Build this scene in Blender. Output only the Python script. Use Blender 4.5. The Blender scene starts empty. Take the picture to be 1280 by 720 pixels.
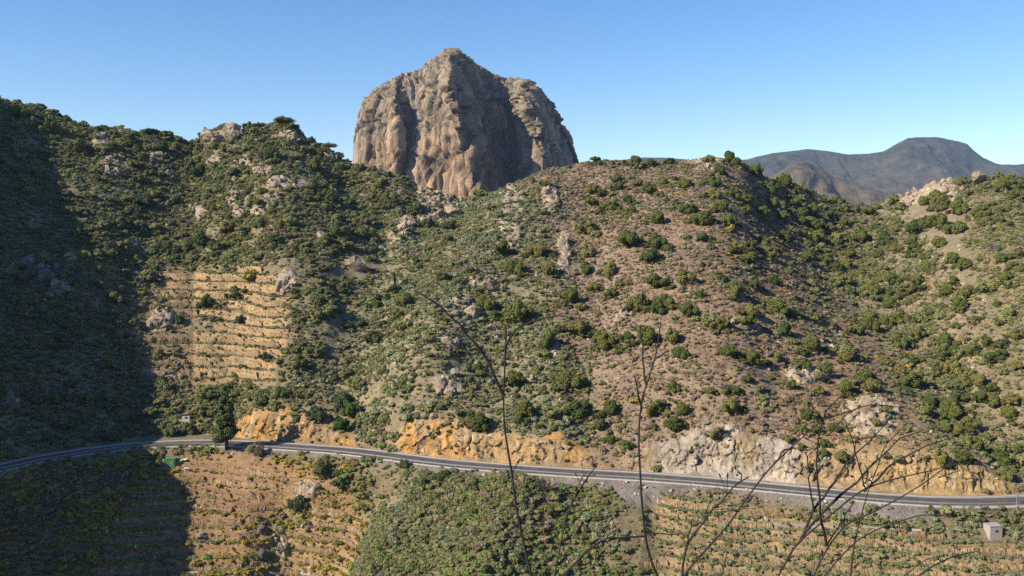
import bpy, bmesh, math, random
import numpy as np
from mathutils import Vector, Matrix, Euler

sc = bpy.context.scene
COL = sc.collection
random.seed(7)
RNG = np.random.default_rng(7)

# ------------------------------------------------------------------ camera
F = 1108.5                                   # focal length in pixels of the 1280 px wide photograph
PITCH = math.atan(70.0 / F)                  # the horizon lies 70 px above the picture centre
CP, SP = math.cos(PITCH), math.sin(PITCH)
cam = bpy.data.cameras.new('camera')
cam.sensor_width = 36.0
cam.lens = 36.0 * F / 1280.0
cam.clip_start, cam.clip_end = 0.1, 30000.0
cam_ob = bpy.data.objects.new('camera', cam)
COL.objects.link(cam_ob)
cam_ob.location = (0, 0, 0)
cam_ob.rotation_euler = (math.pi / 2 - PITCH, 0, 0)
sc.camera = cam_ob

# ------------------------------------------------------------------ sky, sun, exposure
SUN_EL = math.radians(33.0)
SUN_AZ = math.radians(243.0)                 # clockwise from +Y: low sun from the left, a little behind the camera
S = np.array([math.cos(SUN_EL) * math.sin(SUN_AZ), math.cos(SUN_EL) * math.cos(SUN_AZ), math.sin(SUN_EL)])
world = bpy.data.worlds.new('World')
sc.world = world
world.use_nodes = True
wn = world.node_tree
sky = wn.nodes.new('ShaderNodeTexSky')
sky.sky_type = 'NISHITA'
sky.sun_disc = False
sky.sun_elevation, sky.sun_rotation = SUN_EL, SUN_AZ
sky.air_density, sky.dust_density, sky.ozone_density, sky.altitude = 1.0, 0.0, 2.3, 300.0
hs = wn.nodes.new('ShaderNodeHueSaturation')
hs.inputs['Saturation'].default_value = 1.27
hs.inputs['Value'].default_value = 1.12
hs.inputs['Hue'].default_value = 0.508
wn.links.new(sky.outputs[0], hs.inputs['Color'])
wn.links.new(hs.outputs[0], wn.nodes['Background'].inputs[0])
wn.nodes['Background'].inputs[1].default_value = 0.096
sun = bpy.data.lights.new('sun', 'SUN')
sun.energy = 5.0
sun.angle = math.radians(0.5)
sun.color = (1.0, 0.89, 0.72)
sun_ob = bpy.data.objects.new('sun', sun)
COL.objects.link(sun_ob)
sun_ob.rotation_euler = Vector(tuple(S)).to_track_quat('Z', 'Y').to_euler()
sc.cycles.use_denoising = False
sc.cycles.filter_width = 1.5
vs = sc.view_settings
vs.view_transform, vs.look, vs.gamma, vs.exposure = 'Standard', 'None', 1.0, 0.68

# ------------------------------------------------------------------ helpers: numbers
def hashn(i, j, k, s):
    n = (i * 374761393 + j * 668265263 + k * 1440662683 + s * 1274126177) & 0xffffffff
    n = ((n ^ (n >> 13)) * 1274126177) & 0xffffffff
    n = ((n ^ (n >> 15)) * 2246822519) & 0xffffffff
    return ((n ^ (n >> 16)) & 0xffff).astype(np.float32) * (2.0 / 65535.0) - 1.0

def noise(p, seed=0):
    q = np.floor(p)
    f = (p - q).astype(np.float32)
    f = f * f * (3 - 2 * f)
    i, j, k = (q[:, a].astype(np.int64) for a in range(3))
    x, y, z = f[:, 0], f[:, 1], f[:, 2]
    def L(a, b, t): return a + (b - a) * t
    c = [hashn(i + a, j + b, k + d, seed) for a in (0, 1) for b in (0, 1) for d in (0, 1)]
    return L(L(L(c[0], c[1], z), L(c[2], c[3], z), y), L(L(c[4], c[5], z), L(c[6], c[7], z), y), x)

def fbm(p, octaves=4, seed=0, ridged=False, gain=0.5):
    out = np.zeros(len(p), np.float32)
    a, tot = 1.0, 0.0
    for o in range(octaves):
        n = noise(p * (2.03 ** o) + 17.3 * o, seed + o)
        out += a * ((1 - 2 * np.abs(n)) if ridged else n)
        tot += a
        a *= gain
    return out / tot

def worley(p, seed=0):
    """value of the nearest jittered cell and distance to the border between cells: fractured, blocky rock"""
    q = np.floor(p).astype(np.int64)
    n = len(p)
    f1 = np.full(n, 1e9, np.float32); f2 = np.full(n, 1e9, np.float32); val = np.zeros(n, np.float32)
    for a in (-1, 0, 1):
        for b in (-1, 0, 1):
            for c in (-1, 0, 1):
                i, j, k = q[:, 0] + a, q[:, 1] + b, q[:, 2] + c
                d = ((i + .5 + .42 * hashn(i, j, k, seed) - p[:, 0]) ** 2 + (j + .5 + .42 * hashn(i, j, k, seed + 1) - p[:, 1]) ** 2
                     + (k + .5 + .42 * hashn(i, j, k, seed + 2) - p[:, 2]) ** 2).astype(np.float32)
                h = hashn(i, j, k, seed + 3)
                near = d < f1
                f2 = np.where(near, f1, np.minimum(f2, d))
                val = np.where(near, h, val)
                f1 = np.where(near, d, f1)
    return val, np.sqrt(f2) - np.sqrt(f1)

def sstep(a, b, x):
    t = np.clip((x - a) / (b - a), 0, 1)
    return t * t * (3 - 2 * t)

def ray(px, py):
    cx = (np.asarray(px, float) - 640) / F
    cy = (360 - np.asarray(py, float)) / F
    return np.stack([cx, CP + cy * SP, -SP + cy * CP], -1)

def at(px, py, Y):
    d = ray(px, py)
    return d * (np.asarray(Y, float) / d[..., 1])[..., None]

def project(P):
    zc = np.maximum(P[..., 1] * CP - P[..., 2] * SP, 0.05)
    uc = P[..., 1] * SP + P[..., 2] * CP
    return 640 + F * P[..., 0] / zc, 360 - F * uc / zc

def curve(pts):
    a = np.array(pts, float)
    return lambda x: np.interp(x, a[:, 0], a[:, 1])

def smooth_curve(pts, w=18):
    c = curve(pts)
    return lambda x: sum(c(np.asarray(x, float) + d * w) for d in (-1, -.5, 0, .5, 1)) / 5.0

def seg_dist(x, y, pts, closed=False):
    d = np.full(x.shape, 1e9, np.float32)
    n = len(pts)
    for a in range(n if closed else n - 1):
        ax, ay = pts[a]
        bx, by = pts[(a + 1) % n]
        dx, dy = bx - ax, by - ay
        t = np.clip(((x - ax) * dx + (y - ay) * dy) / (dx * dx + dy * dy + 1e-9), 0, 1)
        d = np.minimum(d, (x - ax - t * dx) ** 2 + (y - ay - t * dy) ** 2)
    return np.sqrt(d)

def poly_mask(x, y, pts, feather):
    inside = np.zeros(x.shape, bool)
    n = len(pts)
    for a in range(n):
        ax, ay = pts[a]
        bx, by = pts[(a + 1) % n]
        if ay != by:
            c = ((ay > y) != (by > y)) & (x < (bx - ax) * (y - ay) / (by - ay) + ax)
            inside ^= c
    d = seg_dist(x, y, pts, True)
    sd = np.where(inside, d, -d)
    return sstep(-feather, feather, sd)

# ------------------------------------------------------------------ helpers: objects
def link(name, me, mat=None, parent=None, **props):
    o = bpy.data.objects.new(name, me)
    COL.objects.link(o)
    if mat is not None and me is not None and not me.materials:
        for m in (mat if isinstance(mat, (list, tuple)) else [mat]):
            me.materials.append(m)
    if parent is not None:
        o.parent = parent
    for k, v in props.items():
        if v is not None:
            o[k] = v
    return o

def empty(name, loc, rot=(0, 0, 0), scale=1.0, **props):
    o = bpy.data.objects.new(name, None)
    COL.objects.link(o)
    o.location, o.rotation_euler = loc, rot
    o.scale = (scale,) * 3 if not hasattr(scale, '__len__') else scale
    o.empty_display_size = 0.3
    for k, v in props.items():
        if v is not None:
            o[k] = v
    return o

def mesh_np(name, V, quads=None, tris=None, smooth=False):
    me = bpy.data.meshes.new(name)
    V = np.ascontiguousarray(V, np.float32)
    me.vertices.add(len(V))
    me.vertices.foreach_set('co', V.ravel())
    parts, starts, n = [], [], 0
    for fcs, k in ((quads, 4), (tris, 3)):
        if fcs is not None and len(fcs):
            fcs = np.asarray(fcs, np.int32).reshape(-1, k)
            parts.append(fcs.ravel())
            starts.append(n + np.arange(len(fcs), dtype=np.int32) * k)
            n += fcs.size
    idx = np.concatenate(parts)
    st = np.concatenate(starts)
    me.loops.add(len(idx))
    me.loops.foreach_set('vertex_index', idx)
    me.polygons.add(len(st))
    me.polygons.foreach_set('loop_start', st)
    if smooth:
        me.polygons.foreach_set('use_smooth', np.ones(len(st), bool))
    me.update(calc_edges=True)
    me.validate()
    return me

def grid_quads(nr, nc, wrap=False):
    r, c = np.meshgrid(np.arange(nr - 1), np.arange(nc if wrap else nc - 1), indexing='ij')
    c2 = (c + 1) % nc
    return np.stack([r * nc + c, r * nc + c2, (r + 1) * nc + c2, (r + 1) * nc + c], -1).reshape(-1, 4)

def color_attr(me, name, rgb):
    a = me.attributes.new(name, 'FLOAT_COLOR', 'POINT')
    c = np.ones((len(rgb), 4), np.float32)
    c[:, :3] = rgb
    a.data.foreach_set('color', c.ravel())

def tube(pts, radii, sides=7, V=None, Q=None, cap=True):
    """a tapered tube along pts, appended to lists V, Q"""
    P = np.array(pts, float)
    base = len(V)
    ref = np.array([0.13, 0.31, 0.94])
    n = len(P)
    for i in range(n):
        t = P[min(i + 1, n - 1)] - P[max(i - 1, 0)]
        t = t / (np.linalg.norm(t) + 1e-9)
        a = np.cross(t, ref)
        if np.linalg.norm(a) < 0.15:
            a = np.cross(t, (1, 0, 0))
        a /= np.linalg.norm(a)
        b = np.cross(t, a)
        for s in range(sides):
            w = 2 * math.pi * s / sides
            V.append(P[i] + radii[i] * (math.cos(w) * a + math.sin(w) * b))
    for i in range(n - 1):
        for s in range(sides):
            s2 = (s + 1) % sides
            Q.append((base + i * sides + s, base + i * sides + s2, base + (i + 1) * sides + s2, base + (i + 1) * sides + s))

def resample(pts, step):
    P = np.array(pts, float)
    # Catmull-Rom through the points
    out = []
    for i in range(len(P) - 1):
        p0, p1, p2, p3 = P[max(i - 1, 0)], P[i], P[i + 1], P[min(i + 2, len(P) - 1)]
        k = max(2, int(np.linalg.norm(p2 - p1) / step) + 1)
        for t in np.linspace(0, 1, k, endpoint=False):
            out.append(0.5 * ((2 * p1) + (-p0 + p2) * t + (2 * p0 - 5 * p1 + 4 * p2 - p3) * t * t + (-p0 + 3 * p1 - 3 * p2 + p3) * t ** 3))
    out.append(P[-1])
    return np.array(out)

def bm_mesh(name, fn):
    bm = bmesh.new()
    fn(bm)
    me = bpy.data.meshes.new(name)
    bm.to_mesh(me)
    bm.free()
    return me

def box_mesh(name, sx, sy, sz, bevel=0.03, z0=0.0, shift=(0, 0)):
    def fn(bm):
        bmesh.ops.create_cube(bm, size=1)
        for v in bm.verts:
            v.co = Vector((v.co.x * sx + shift[0], v.co.y * sy + shift[1], (v.co.z + .5) * sz + z0))
        if bevel:
            bmesh.ops.bevel(bm, geom=list(bm.edges), offset=bevel, segments=2, affect='EDGES')
    return bm_mesh(name, fn)

# ------------------------------------------------------------------ materials
def material(name, rough=0.9):
    m = bpy.data.materials.new(name)
    m.use_nodes = True
    nt = m.node_tree
    b = nt.nodes['Principled BSDF']
    b.inputs['Roughness'].default_value = rough
    b.inputs['Specular IOR Level'].default_value = 0.2
    return m, nt, b

def N(nt, kind, **kw):
    n = nt.nodes.new(kind)
    for k, v in kw.items():
        if k in n.inputs:
            n.inputs[k].default_value = v
        else:
            setattr(n, k, v)
    return n

def noise_node(nt, co, scale, detail=4.0, rough=0.6):
    n = N(nt, 'ShaderNodeTexNoise')
    n.inputs['Scale'].default_value = scale
    n.inputs['Detail'].default_value = detail
    n.inputs['Roughness'].default_value = rough
    nt.links.new(co, n.inputs['Vector'])
    return n.outputs['Fac']

def ramp(nt, fac, stops):
    r = N(nt, 'ShaderNodeValToRGB')
    el = r.color_ramp.elements
    while len(el) < len(stops):
        el.new(0.5)
    for e, (p, c) in zip(el, stops):
        e.position = p
        e.color = (c[0], c[1], c[2], 1) if hasattr(c, '__len__') else (c, c, c, 1)
    nt.links.new(fac, r.inputs[0])
    return r.outputs['Color']

def mul(nt, a, b, f=1.0, mode='MULTIPLY'):
    m = N(nt, 'ShaderNodeMix', data_type='RGBA', blend_type=mode)
    m.inputs[0].default_value = f
    for s, i in ((a, 6), (b, 7)):
        if hasattr(s, 'is_linked') or isinstance(s, bpy.types.NodeSocket):
            nt.links.new(s, m.inputs[i])
        else:
            m.inputs[i].default_value = (*s, 1)
    return m.outputs[2]

def bump(nt, b, height, strength, dist):
    n = N(nt, 'ShaderNodeBump')
    n.inputs['Strength'].default_value = strength
    n.inputs['Distance'].default_value = dist
    nt.links.new(height, n.inputs['Height'])
    nt.links.new(n.outputs[0], b.inputs['Normal'])

def coords(nt, kind='Object'):
    return N(nt, 'ShaderNodeTexCoord').outputs[kind]

def geo_pos(nt):
    return N(nt, 'ShaderNodeNewGeometry').outputs['Position']

def ground_material(name, attr='soil', fine=1.0, bumpd=0.35):
    m, nt, b = material(name, 0.95)
    a = N(nt, 'ShaderNodeAttribute', attribute_name=attr)
    co = geo_pos(nt)
    n1 = noise_node(nt, co, 0.35 * fine, 5, 0.65)
    n2 = noise_node(nt, co, 2.2 * fine, 4, 0.7)
    c = mul(nt, a.outputs['Color'], ramp(nt, n1, [(0.25, 0.62), (0.5, 1.0), (0.75, 1.3)]))
    c = mul(nt, c, ramp(nt, n2, [(0.25, 0.55), (0.5, 1.0), (0.78, 1.45)]))
    nt.links.new(c, b.inputs['Base Color'])
    bump(nt, b, n2, 0.9, bumpd)
    return m

def rock_material(name, c1, c2, c3, scale=0.5, bumpd=0.3, obj=True, stretch=None):
    m, nt, b = material(name, 0.92)
    co = geo_pos(nt)
    if stretch:
        mp = N(nt, 'ShaderNodeMapping')
        mp.inputs['Scale'].default_value = stretch
        nt.links.new(co, mp.inputs['Vector'])
        co = mp.outputs[0]
    n1 = noise_node(nt, co, scale, 6, 0.62)
    n2 = noise_node(nt, co, scale * 4.7, 5, 0.7)
    c = ramp(nt, n1, [(0.3, c1), (0.5, c2), (0.72, c3)])
    c = mul(nt, c, ramp(nt, n2, [(0.28, 0.5), (0.5, 1.0), (0.75, 1.3)]))
    if obj:
        oi = N(nt, 'ShaderNodeObjectInfo')
        c = mul(nt, c, ramp(nt, oi.outputs['Random'], [(0.0, 0.78), (1.0, 1.15)]))
    nt.links.new(c, b.inputs['Base Color'])
    bump(nt, b, n2, 0.9, bumpd)
    return m

def leaf_material(name, col, var=0.35, inst=False):
    """foliage: base colour with a change from plant to plant and from leaf clump to leaf clump"""
    m, nt, b = material(name, 0.75)
    if inst:
        a = N(nt, 'ShaderNodeAttribute', attribute_name='tcol', attribute_type='INSTANCER')
        base = a.outputs['Color']
    else:
        oi = N(nt, 'ShaderNodeObjectInfo')
        rr = ramp(nt, oi.outputs['Random'], [(0.0, (col[0] * .55, col[1] * .68, col[2] * .75)), (0.3, (col[0] * .8, col[1] * .86, col[2] * .8)), (0.65, col),
                                             (1.0, (col[0] * 1.55, col[1] * 1.22, col[2] * 1.5))])
        base = rr
    n = noise_node(nt, geo_pos(nt), 1.3, 3, 0.7)
    c = mul(nt, base, ramp(nt, n, [(0.25, 1 - var), (0.5, 1.0), (0.75, 1 + var)]))
    nt.links.new(c, b.inputs['Base Color'])
    tr = N(nt, 'ShaderNodeBsdfTranslucent')
    nt.links.new(c, tr.inputs['Color'])
    mx = N(nt, 'ShaderNodeMixShader')
    mx.inputs[0].default_value = 0.28
    nt.links.new(b.outputs[0], mx.inputs[1])
    nt.links.new(tr.outputs[0], mx.inputs[2])
    nt.links.new(mx.outputs[0], nt.nodes['Material Output'].inputs['Surface'])
    return m

def plain(name, col, rough=0.8, var=0.25, scale=3.0, bumpd=0.01):
    m, nt, b = material(name, rough)
    co = geo_pos(nt)
    n = noise_node(nt, co, scale, 5, 0.65)
    c = mul(nt, col, ramp(nt, n, [(0.25, 1 - var), (0.5, 1.0), (0.75, 1 + var)]))
    nt.links.new(c, b.inputs['Base Color'])
    bump(nt, b, n, 0.6, bumpd)
    return m

M_GROUND = ground_material('hillside_soil')
M_FAR = ground_material('mountain_soil', fine=0.02, bumpd=8.0)
M_ROCK = rock_material('pale_rock', (0.22, 0.17, 0.12), (0.34, 0.27, 0.19), (0.44, 0.36, 0.26))
M_ROCKG = rock_material('grey_rock', (0.14, 0.125, 0.11), (0.22, 0.20, 0.175), (0.32, 0.29, 0.25))
M_ROCKD = rock_material('dark_rock', (0.06, 0.055, 0.05), (0.11, 0.10, 0.09), (0.19, 0.17, 0.15))
M_WALL = rock_material('terrace_stone', (0.23, 0.16, 0.092), (0.35, 0.245, 0.14), (0.46, 0.35, 0.215), scale=1.3)
M_JUNI = leaf_material('juniper_leaf', (0.152, 0.170, 0.043))
M_BRIGHT = leaf_material('fresh_leaf', (0.098, 0.15, 0.03))
M_PINE = leaf_material('pine_needle', (0.125, 0.150, 0.055))
M_DRY = leaf_material('dry_leaf', (0.26, 0.20, 0.12))
M_PALM = leaf_material('palm_leaf', (0.13, 0.15, 0.05))
M_SCRUB = leaf_material('scrub_leaf', (0.1, 0.1, 0.05), 0.4, inst=True)
M_BARK = plain('bark', (0.11, 0.08, 0.055), 0.95, 0.4, 6.0, 0.05)
M_STALK = plain('dry_stalk_bark', (0.032, 0.029, 0.028), 0.85, 0.4, 40.0, 0.002)
M_ASPH = plain('asphalt', (0.095, 0.086, 0.080), 0.9, 0.45, 0.5)
M_CONC = plain('concrete', (0.36, 0.335, 0.30), 0.85, 0.18, 1.5)
M_CONCG = plain('grey_concrete', (0.24, 0.22, 0.195), 0.9, 0.25, 1.5)
M_PAINT = plain('white_paint', (0.66, 0.64, 0.60), 0.7, 0.08, 2.0)
M_STEEL = plain('galvanised_steel', (0.25, 0.245, 0.24), 0.55, 0.12, 3.0)
M_GREEN = plain('green_sheet', (0.075, 0.24, 0.085), 0.6, 0.12, 2.0)
M_DARK = plain('dark_opening', (0.02, 0.02, 0.02), 0.9, 0.1)

# ------------------------------------------------------------------ the hillside across the valley
Z_ROAD = -57.0
v_out = smooth_curve([(-900, 620), (-300, 612), (0, 591), (60, 577), (120, 567), (180, 561), (230, 558.5), (280, 559), (340, 562.5), (420, 568),
               (470, 574), (520, 581), (570, 586.5), (640, 592), (720, 597.5), (800, 602), (880, 608), (950, 615),
               (1020, 622), (1100, 630), (1180, 635), (1240, 635.5), (1290, 634), (1400, 628), (2200, 600)])
_r = ray(0, 0)

def y_out(x):
    d = ray(x, v_out(x))
    return Z_ROAD * d[..., 1] / d[..., 2]

def bench_w(x):
    return 9.6 + 5.5 * sstep(110, 190, x) * sstep(330, 280, x)

cut_h = smooth_curve([(-900, 1), (120, 0.6), (290, 0.8), (318, 4.0), (340, 5.6), (400, 4.6), (440, 1.2), (485, 0.9), (510, 3.6), (545, 7.6), (580, 5.6), (620, 4.0),
               (660, 3.8), (705, 5.6), (730, 2.2), (765, 0.9), (795, 1.8), (835, 4.0), (870, 6.6), (905, 8.4), (950, 6.4), (1000, 6.6),
               (1040, 5.2), (1090, 6.4), (1140, 6.2), (1190, 5.8), (1225, 5.0), (1250, 2.2), (1280, 1.0), (2200, 1)], 7)
v_ridge = curve([(-900, 70), (-300, 100), (-60, 110), (0, 125), (22, 130), (40, 132), (70, 145), (110, 161), (160, 164), (195, 166), (220, 173),
                 (243, 183), (256, 168), (275, 160), (310, 162), (345, 155), (362, 160), (385, 175), (408, 186), (425, 199), (440, 205), (470, 215),
                 (500, 222), (520, 236), (545, 246), (575, 252), (610, 247), (640, 235), (665, 224), (690, 214), (725, 206), (760, 202),
                 (830, 204), (860, 205), (895, 199), (925, 203), (945, 214), (965, 224), (1000, 235), (1040, 250), (1080, 257),
                 (1110, 254), (1140, 247), (1165, 235), (1200, 229), (1240, 226), (1280, 223), (1500, 205), (2200, 190)])
y_ridge = smooth_curve([(-900, 380), (0, 402), (100, 408), (240, 418), (340, 424), (440, 396), (500, 385), (560, 382), (640, 386), (720, 392),
                        (900, 400), (1000, 415), (1080, 440), (1280, 430), (2200, 400)], 30)
y_bot = smooth_curve([(-900, 190), (-100, 192), (100, 197), (250, 200), (370, 201), (405, 194), (450, 180), (600, 178), (780, 180), (815, 180), (850, 180),
                      (1000, 176), (1280, 167), (2200, 170)], 12)

PX = np.concatenate([np.linspace(-900, -35, 70), np.linspace(-30, 1310, 960), np.linspace(1320, 2100, 55)])
NC = len(PX)
Yo, Bw, Ch = y_out(PX), bench_w(PX), cut_h(PX)
X_at = lambda Y, py: at(PX, py, Y)
rows, sect = [], []
Pb = at(PX, np.full(NC, 738.0), y_bot(PX))
Po = at(PX, v_out(PX), Yo)
Po[:, 2] = Z_ROAD
dirx = Po[:, 0] / Po[:, 1]                     # each column runs straight away from the camera
# the ground sheet runs on, out of the picture: the valley floor in front of the hillside
for s in np.linspace(1, 0.12, 12):
    q = Pb.copy()
    q[:, 1] = Pb[:, 1] - 45 * s
    q[:, 0] = Pb[:, 0] / Pb[:, 1] * q[:, 1]
    q[:, 2] = Pb[:, 2] - 30 * s ** 0.9
    rows.append(q); sect.append(0)
for s in np.linspace(0, 1, 130):               # slope below the road
    rows.append(Pb + (Po - Pb) * s); sect.append(1)
for s in np.linspace(0, 1, 14)[1:]:            # the level road bench
    q = Po.copy()
    q[:, 1] += Bw * s
    q[:, 0] = dirx * q[:, 1]
    rows.append(q); sect.append(2)
Pi = rows[-1]
for s in np.linspace(0, 1, 34)[1:]:            # the rock cut above the road
    q = Pi.copy()
    q[:, 1] += Ch * s / 1.75
    q[:, 0] = dirx * q[:, 1]
    q[:, 2] += Ch * s
    rows.append(q); sect.append(3)
Pc = rows[-1]
Yr = y_ridge(PX)
Pr = at(PX, v_ridge(PX), Yr)
for s in np.linspace(0, 1, 420)[1:]:           # the slope up to the ridge
    q = Pc + (Pr - Pc) * s
    q[:, 2] += 7.0 * math.sin(math.pi * s) * (1 - s) - 0.0
    rows.append(q); sect.append(4)
for s in np.linspace(0, 1, 26)[1:]:            # and over the ridge
    q = Pr.copy()
    q[:, 1] += 110 * s
    q[:, 0] = Pr[:, 0] / Pr[:, 1] * q[:, 1]
    q[:, 2] += 10 * s - 95 * s * s
    rows.append(q); sect.append(5)
G = np.stack(rows)                              # (rows, columns, 3)
NR = len(rows)
sect = np.array(sect)
SEC = np.repeat(sect[:, None], NC, 1).ravel()

def grid_normals(G):
    a = np.gradient(G, axis=1)
    b = np.gradient(G, axis=0)
    n = np.cross(a, b)
    return n / (np.linalg.norm(n, axis=-1, keepdims=True) + 1e-9)

# how far a vertex may move: the road bench stays level
first_c = int(np.argmax(sect == 3)); first_b = int(np.argmax(sect == 2)); first_d = int(np.argmax(sect == 4))
free = np.ones(NR, np.float32)
free[first_b - 1:first_c] = 0
for k in range(22):
    free[first_b - 2 - k] = min(1, (k + .4) / 20)
free[first_c:first_d] = 0.0
free[first_d:first_d + 40] = np.linspace(0.0, 1, 40)
FREE = np.repeat(free[:, None], NC, 1).ravel()

n0 = grid_normals(G)
pxg, pyg = project(G)
u, v = pxg.ravel().astype(np.float32), pyg.ravel().astype(np.float32)
disp = np.zeros(u.shape, np.float32)
for amp, w, pts in [
    (-2, 40, [(535, 262), (490, 330), (450, 400), (420, 470), (440, 545)]),
    (5, 42, [(655, 235), (600, 330), (560, 400), (510, 480), (500, 530)]),
    (-3, 45, [(735, 262), (720, 400), (725, 560)]),
    (5, 90, [(890, 230), (860, 330), (880, 450), (900, 540)]),
    (-9, 66, [(1000, 245), (1080, 330), (1170, 430), (1275, 560)]),
    (8, 60, [(1240, 240), (1270, 330), (1300, 460)]),
    (3.5, 52, [(335, 175), (345, 240), (375, 330), (380, 420)]),
    (-3, 45, [(225, 190), (205, 260), (180, 330)]),
    (3, 45, [(120, 175), (120, 260), (110, 350)]),
    (-3, 30, [(430, 215), (470, 265), (480, 300)]),
    (-6, 30, [(470, 600), (420, 650), (395, 735)]),
    (4, 50, [(640, 620), (600, 735)]),
    (-1, 22, [(805, 610), (825, 660), (828, 735)]),
    (-3, 26, [(350, 640), (345, 735)]),
]:
    d = seg_dist(u, v, pts)
    disp += amp * np.exp(-(d / w) ** 2)
ridge_fade = np.ones(NR, np.float32)
ridge_fade[-(25 + 60):-25] = np.linspace(1, 0.15, 60)
ridge_fade[-25:] = 0.15
RF = np.repeat(ridge_fade[:, None], NC, 1).ravel()
P = G.reshape(-1, 3) + n0.reshape(-1, 3) * (disp * FREE * RF)[:, None]
p32 = P.astype(np.float32)

# terraced fields
TERR = {'upper': ([(205, 330), (330, 335), (365, 365), (372, 430), (335, 478), (250, 480), (180, 470), (172, 400), (185, 355)], 2.9),
        'lower': ([(150, 620), (240, 572), (330, 580), (425, 600), (440, 660), (400, 745), (100, 745)], 2.5),
        'right': ([(815, 618), (900, 622), (1080, 655), (1300, 668), (1300, 745), (800, 745)], 2.1)}
wob = fbm(p32 * 0.05, 3, 5)
base_zz = P[:, 2].copy()
wob2 = fbm(p32 * 0.07, 3, 15)
zt = P[:, 2].copy()
tm_all = np.zeros(len(P), np.float32)
TM = {}
for key, (poly, step) in TERR.items():
    tm = poly_mask(u + 16 * wob + 10 * wob2, v + 8 * wob, poly, 7) * sstep(-.62, -.3, wob2 + .25 * wob)
    TM[key] = tm
    q = (P[:, 2] + 1.3 * wob) / step
    fr = q - np.floor(q)
    z2 = (np.floor(q) + sstep(0.66, 0.98, fr) * 0.94 + 0.06 * fr) * step - 1.3 * wob
    zt = zt + tm * 0.9 * (z2 - P[:, 2])
    tm_all = np.maximum(tm_all, tm)
P[:, 2] = np.where(SEC == 2, P[:, 2], P[:, 2] + (zt - P[:, 2]) * np.minimum(1, FREE * 1.0))

# outcrops: (x, y, half width, half height, tilt in pixels) where bare rock comes through
ROCKY = [(275, 169, 24, 10), (364, 172, 16, 9), (308, 208, 16, 9), (330, 222, 14, 8), (352, 241, 18, 9), (292, 252, 10, 12), (305, 270, 10, 8), (245, 262, 7, 12),
         (552, 238, 30, 30), (545, 266, 24, 12), (642, 254, 18, 22), (688, 250, 11, 18), (500, 285, 18, 12), (200, 400, 18, 14),
         (215, 466, 16, 6), (604, 366, 24, 12), (578, 400, 22, 14), (705, 310, 9, 30), (1160, 240, 46, 18), (1120, 248, 20, 8),
         (345, 668, 12, 24), (385, 605, 16, 10), (145, 212, 20, 10), (192, 196, 16, 8), (130, 182, 14, 8), (888, 205, 30, 8),
         (640, 300, 14, 14), (560, 490, 22, 10), (420, 195, 18, 8), (40, 325, 20, 8), (70, 370, 18, 10), (90, 330, 14, 8),
         (1010, 470, 30, 12), (1090, 520, 40, 30), (360, 362, 14, 12), (780, 400, 16, 8), (930, 420, 20, 8), (270, 200, 14, 6), (420, 235, 10, 6), (330, 270, 9, 9), (205, 215, 12, 6), (160, 300, 10, 8), (175, 340, 10, 8), (400, 300, 8, 6), (470, 300, 10, 5), (620, 420, 12, 8), (660, 470, 12, 8), (690, 430, 10, 8), (560, 440, 12, 6)]
rk = np.zeros(u.shape, np.float32)
wx, wy = 9 * fbm(p32 * 0.11, 3, 31), 7 * fbm(p32 * 0.11, 3, 47)
for (cx, cy, rx, ry) in ROCKY:
    d = ((u + wx - cx) / rx) ** 2 + ((v + wy - cy) / ry) ** 2
    rk = np.maximum(rk, sstep(1.25, 0.35, d))
rk *= (SEC >= 1)
cutm = (SEC == 3).astype(np.float32)
n1 = grid_normals(P.reshape(NR, NC, 3)).reshape(-1, 3)
rough1 = fbm(p32 * 0.055, 4, 3) * 1.7 + fbm(p32 * 0.35, 3, 11) * 0.42
ri = np.nonzero(rk > 0.01)[0]
facet = np.zeros(len(P), np.float32)
wr = np.stack([fbm(p32[ri] * 0.3, 2, 70 + k) for k in range(3)], 1) * 1.6
a1, b1 = worley((p32[ri] + wr) * np.float32([0.22, 0.22, 0.25]), 71)
a2, b2 = worley((p32[ri] + wr) * np.float32([0.6, 0.6, 0.7]), 77)
facet[ri] = 0.35 * a1 + 0.2 * a2 + 0.35 - 0.3 * (b1 < .08)
noise_d = rough1 * (1 - 0.7 * tm_all) + rk * (0.4 + 1.9 * facet)
P = P + n1 * (noise_d * FREE)[:, None]
# the road cut: broken blocks and ribs running down the face
warp = np.stack([fbm(p32 * 0.5, 2, 90 + k) for k in range(3)], 1) * 0.9
ci = np.nonzero((np.repeat(np.isin(np.arange(NR), np.arange(first_c, first_d + 40))[:, None], NC, 1)).ravel())[0]
cs = np.zeros(len(P), np.float32)
w1, e1_ = worley((p32[ci] + warp[ci]) * np.float32([0.40, 0.40, 0.13]), 91)
w2, e2_ = worley((p32[ci] + warp[ci]) * np.float32([1.3, 1.3, 0.42]), 97)
cs[ci] = w1 * 0.40 + w2 * 0.22 + fbm(p32[ci] * np.float32([0.26, 0.26, 0.06]), 4, 91, ridged=True) * 0.62 - 0.12 * (e1_ < .08)
CRK = np.zeros(len(P), np.float32); CRK[ci] = sstep(.16, .03, e1_)
ramp_c = np.zeros(NR, np.float32)
kk = np.arange(first_c, first_d)
ramp_c[kk] = np.sin(np.pi * 0.5 * np.clip((kk - first_c) / 8.0, 0, 1))
ramp_c[first_d:first_d + 40] = np.linspace(1, 0, 40)
RC = np.repeat(ramp_c[:, None], NC, 1).ravel()
hfac = np.clip(np.repeat(Ch[None], NR, 0).ravel() / 5, 0, 1)
P = P + np.array([0, 1.0, 0.15]) * ((1.1 - cs * 1.5) * RC * hfac)[:, None]

pu, pv = project(P.reshape(NR, NC, 3))
pu, pv = pu.ravel(), pv.ravel()

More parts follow.
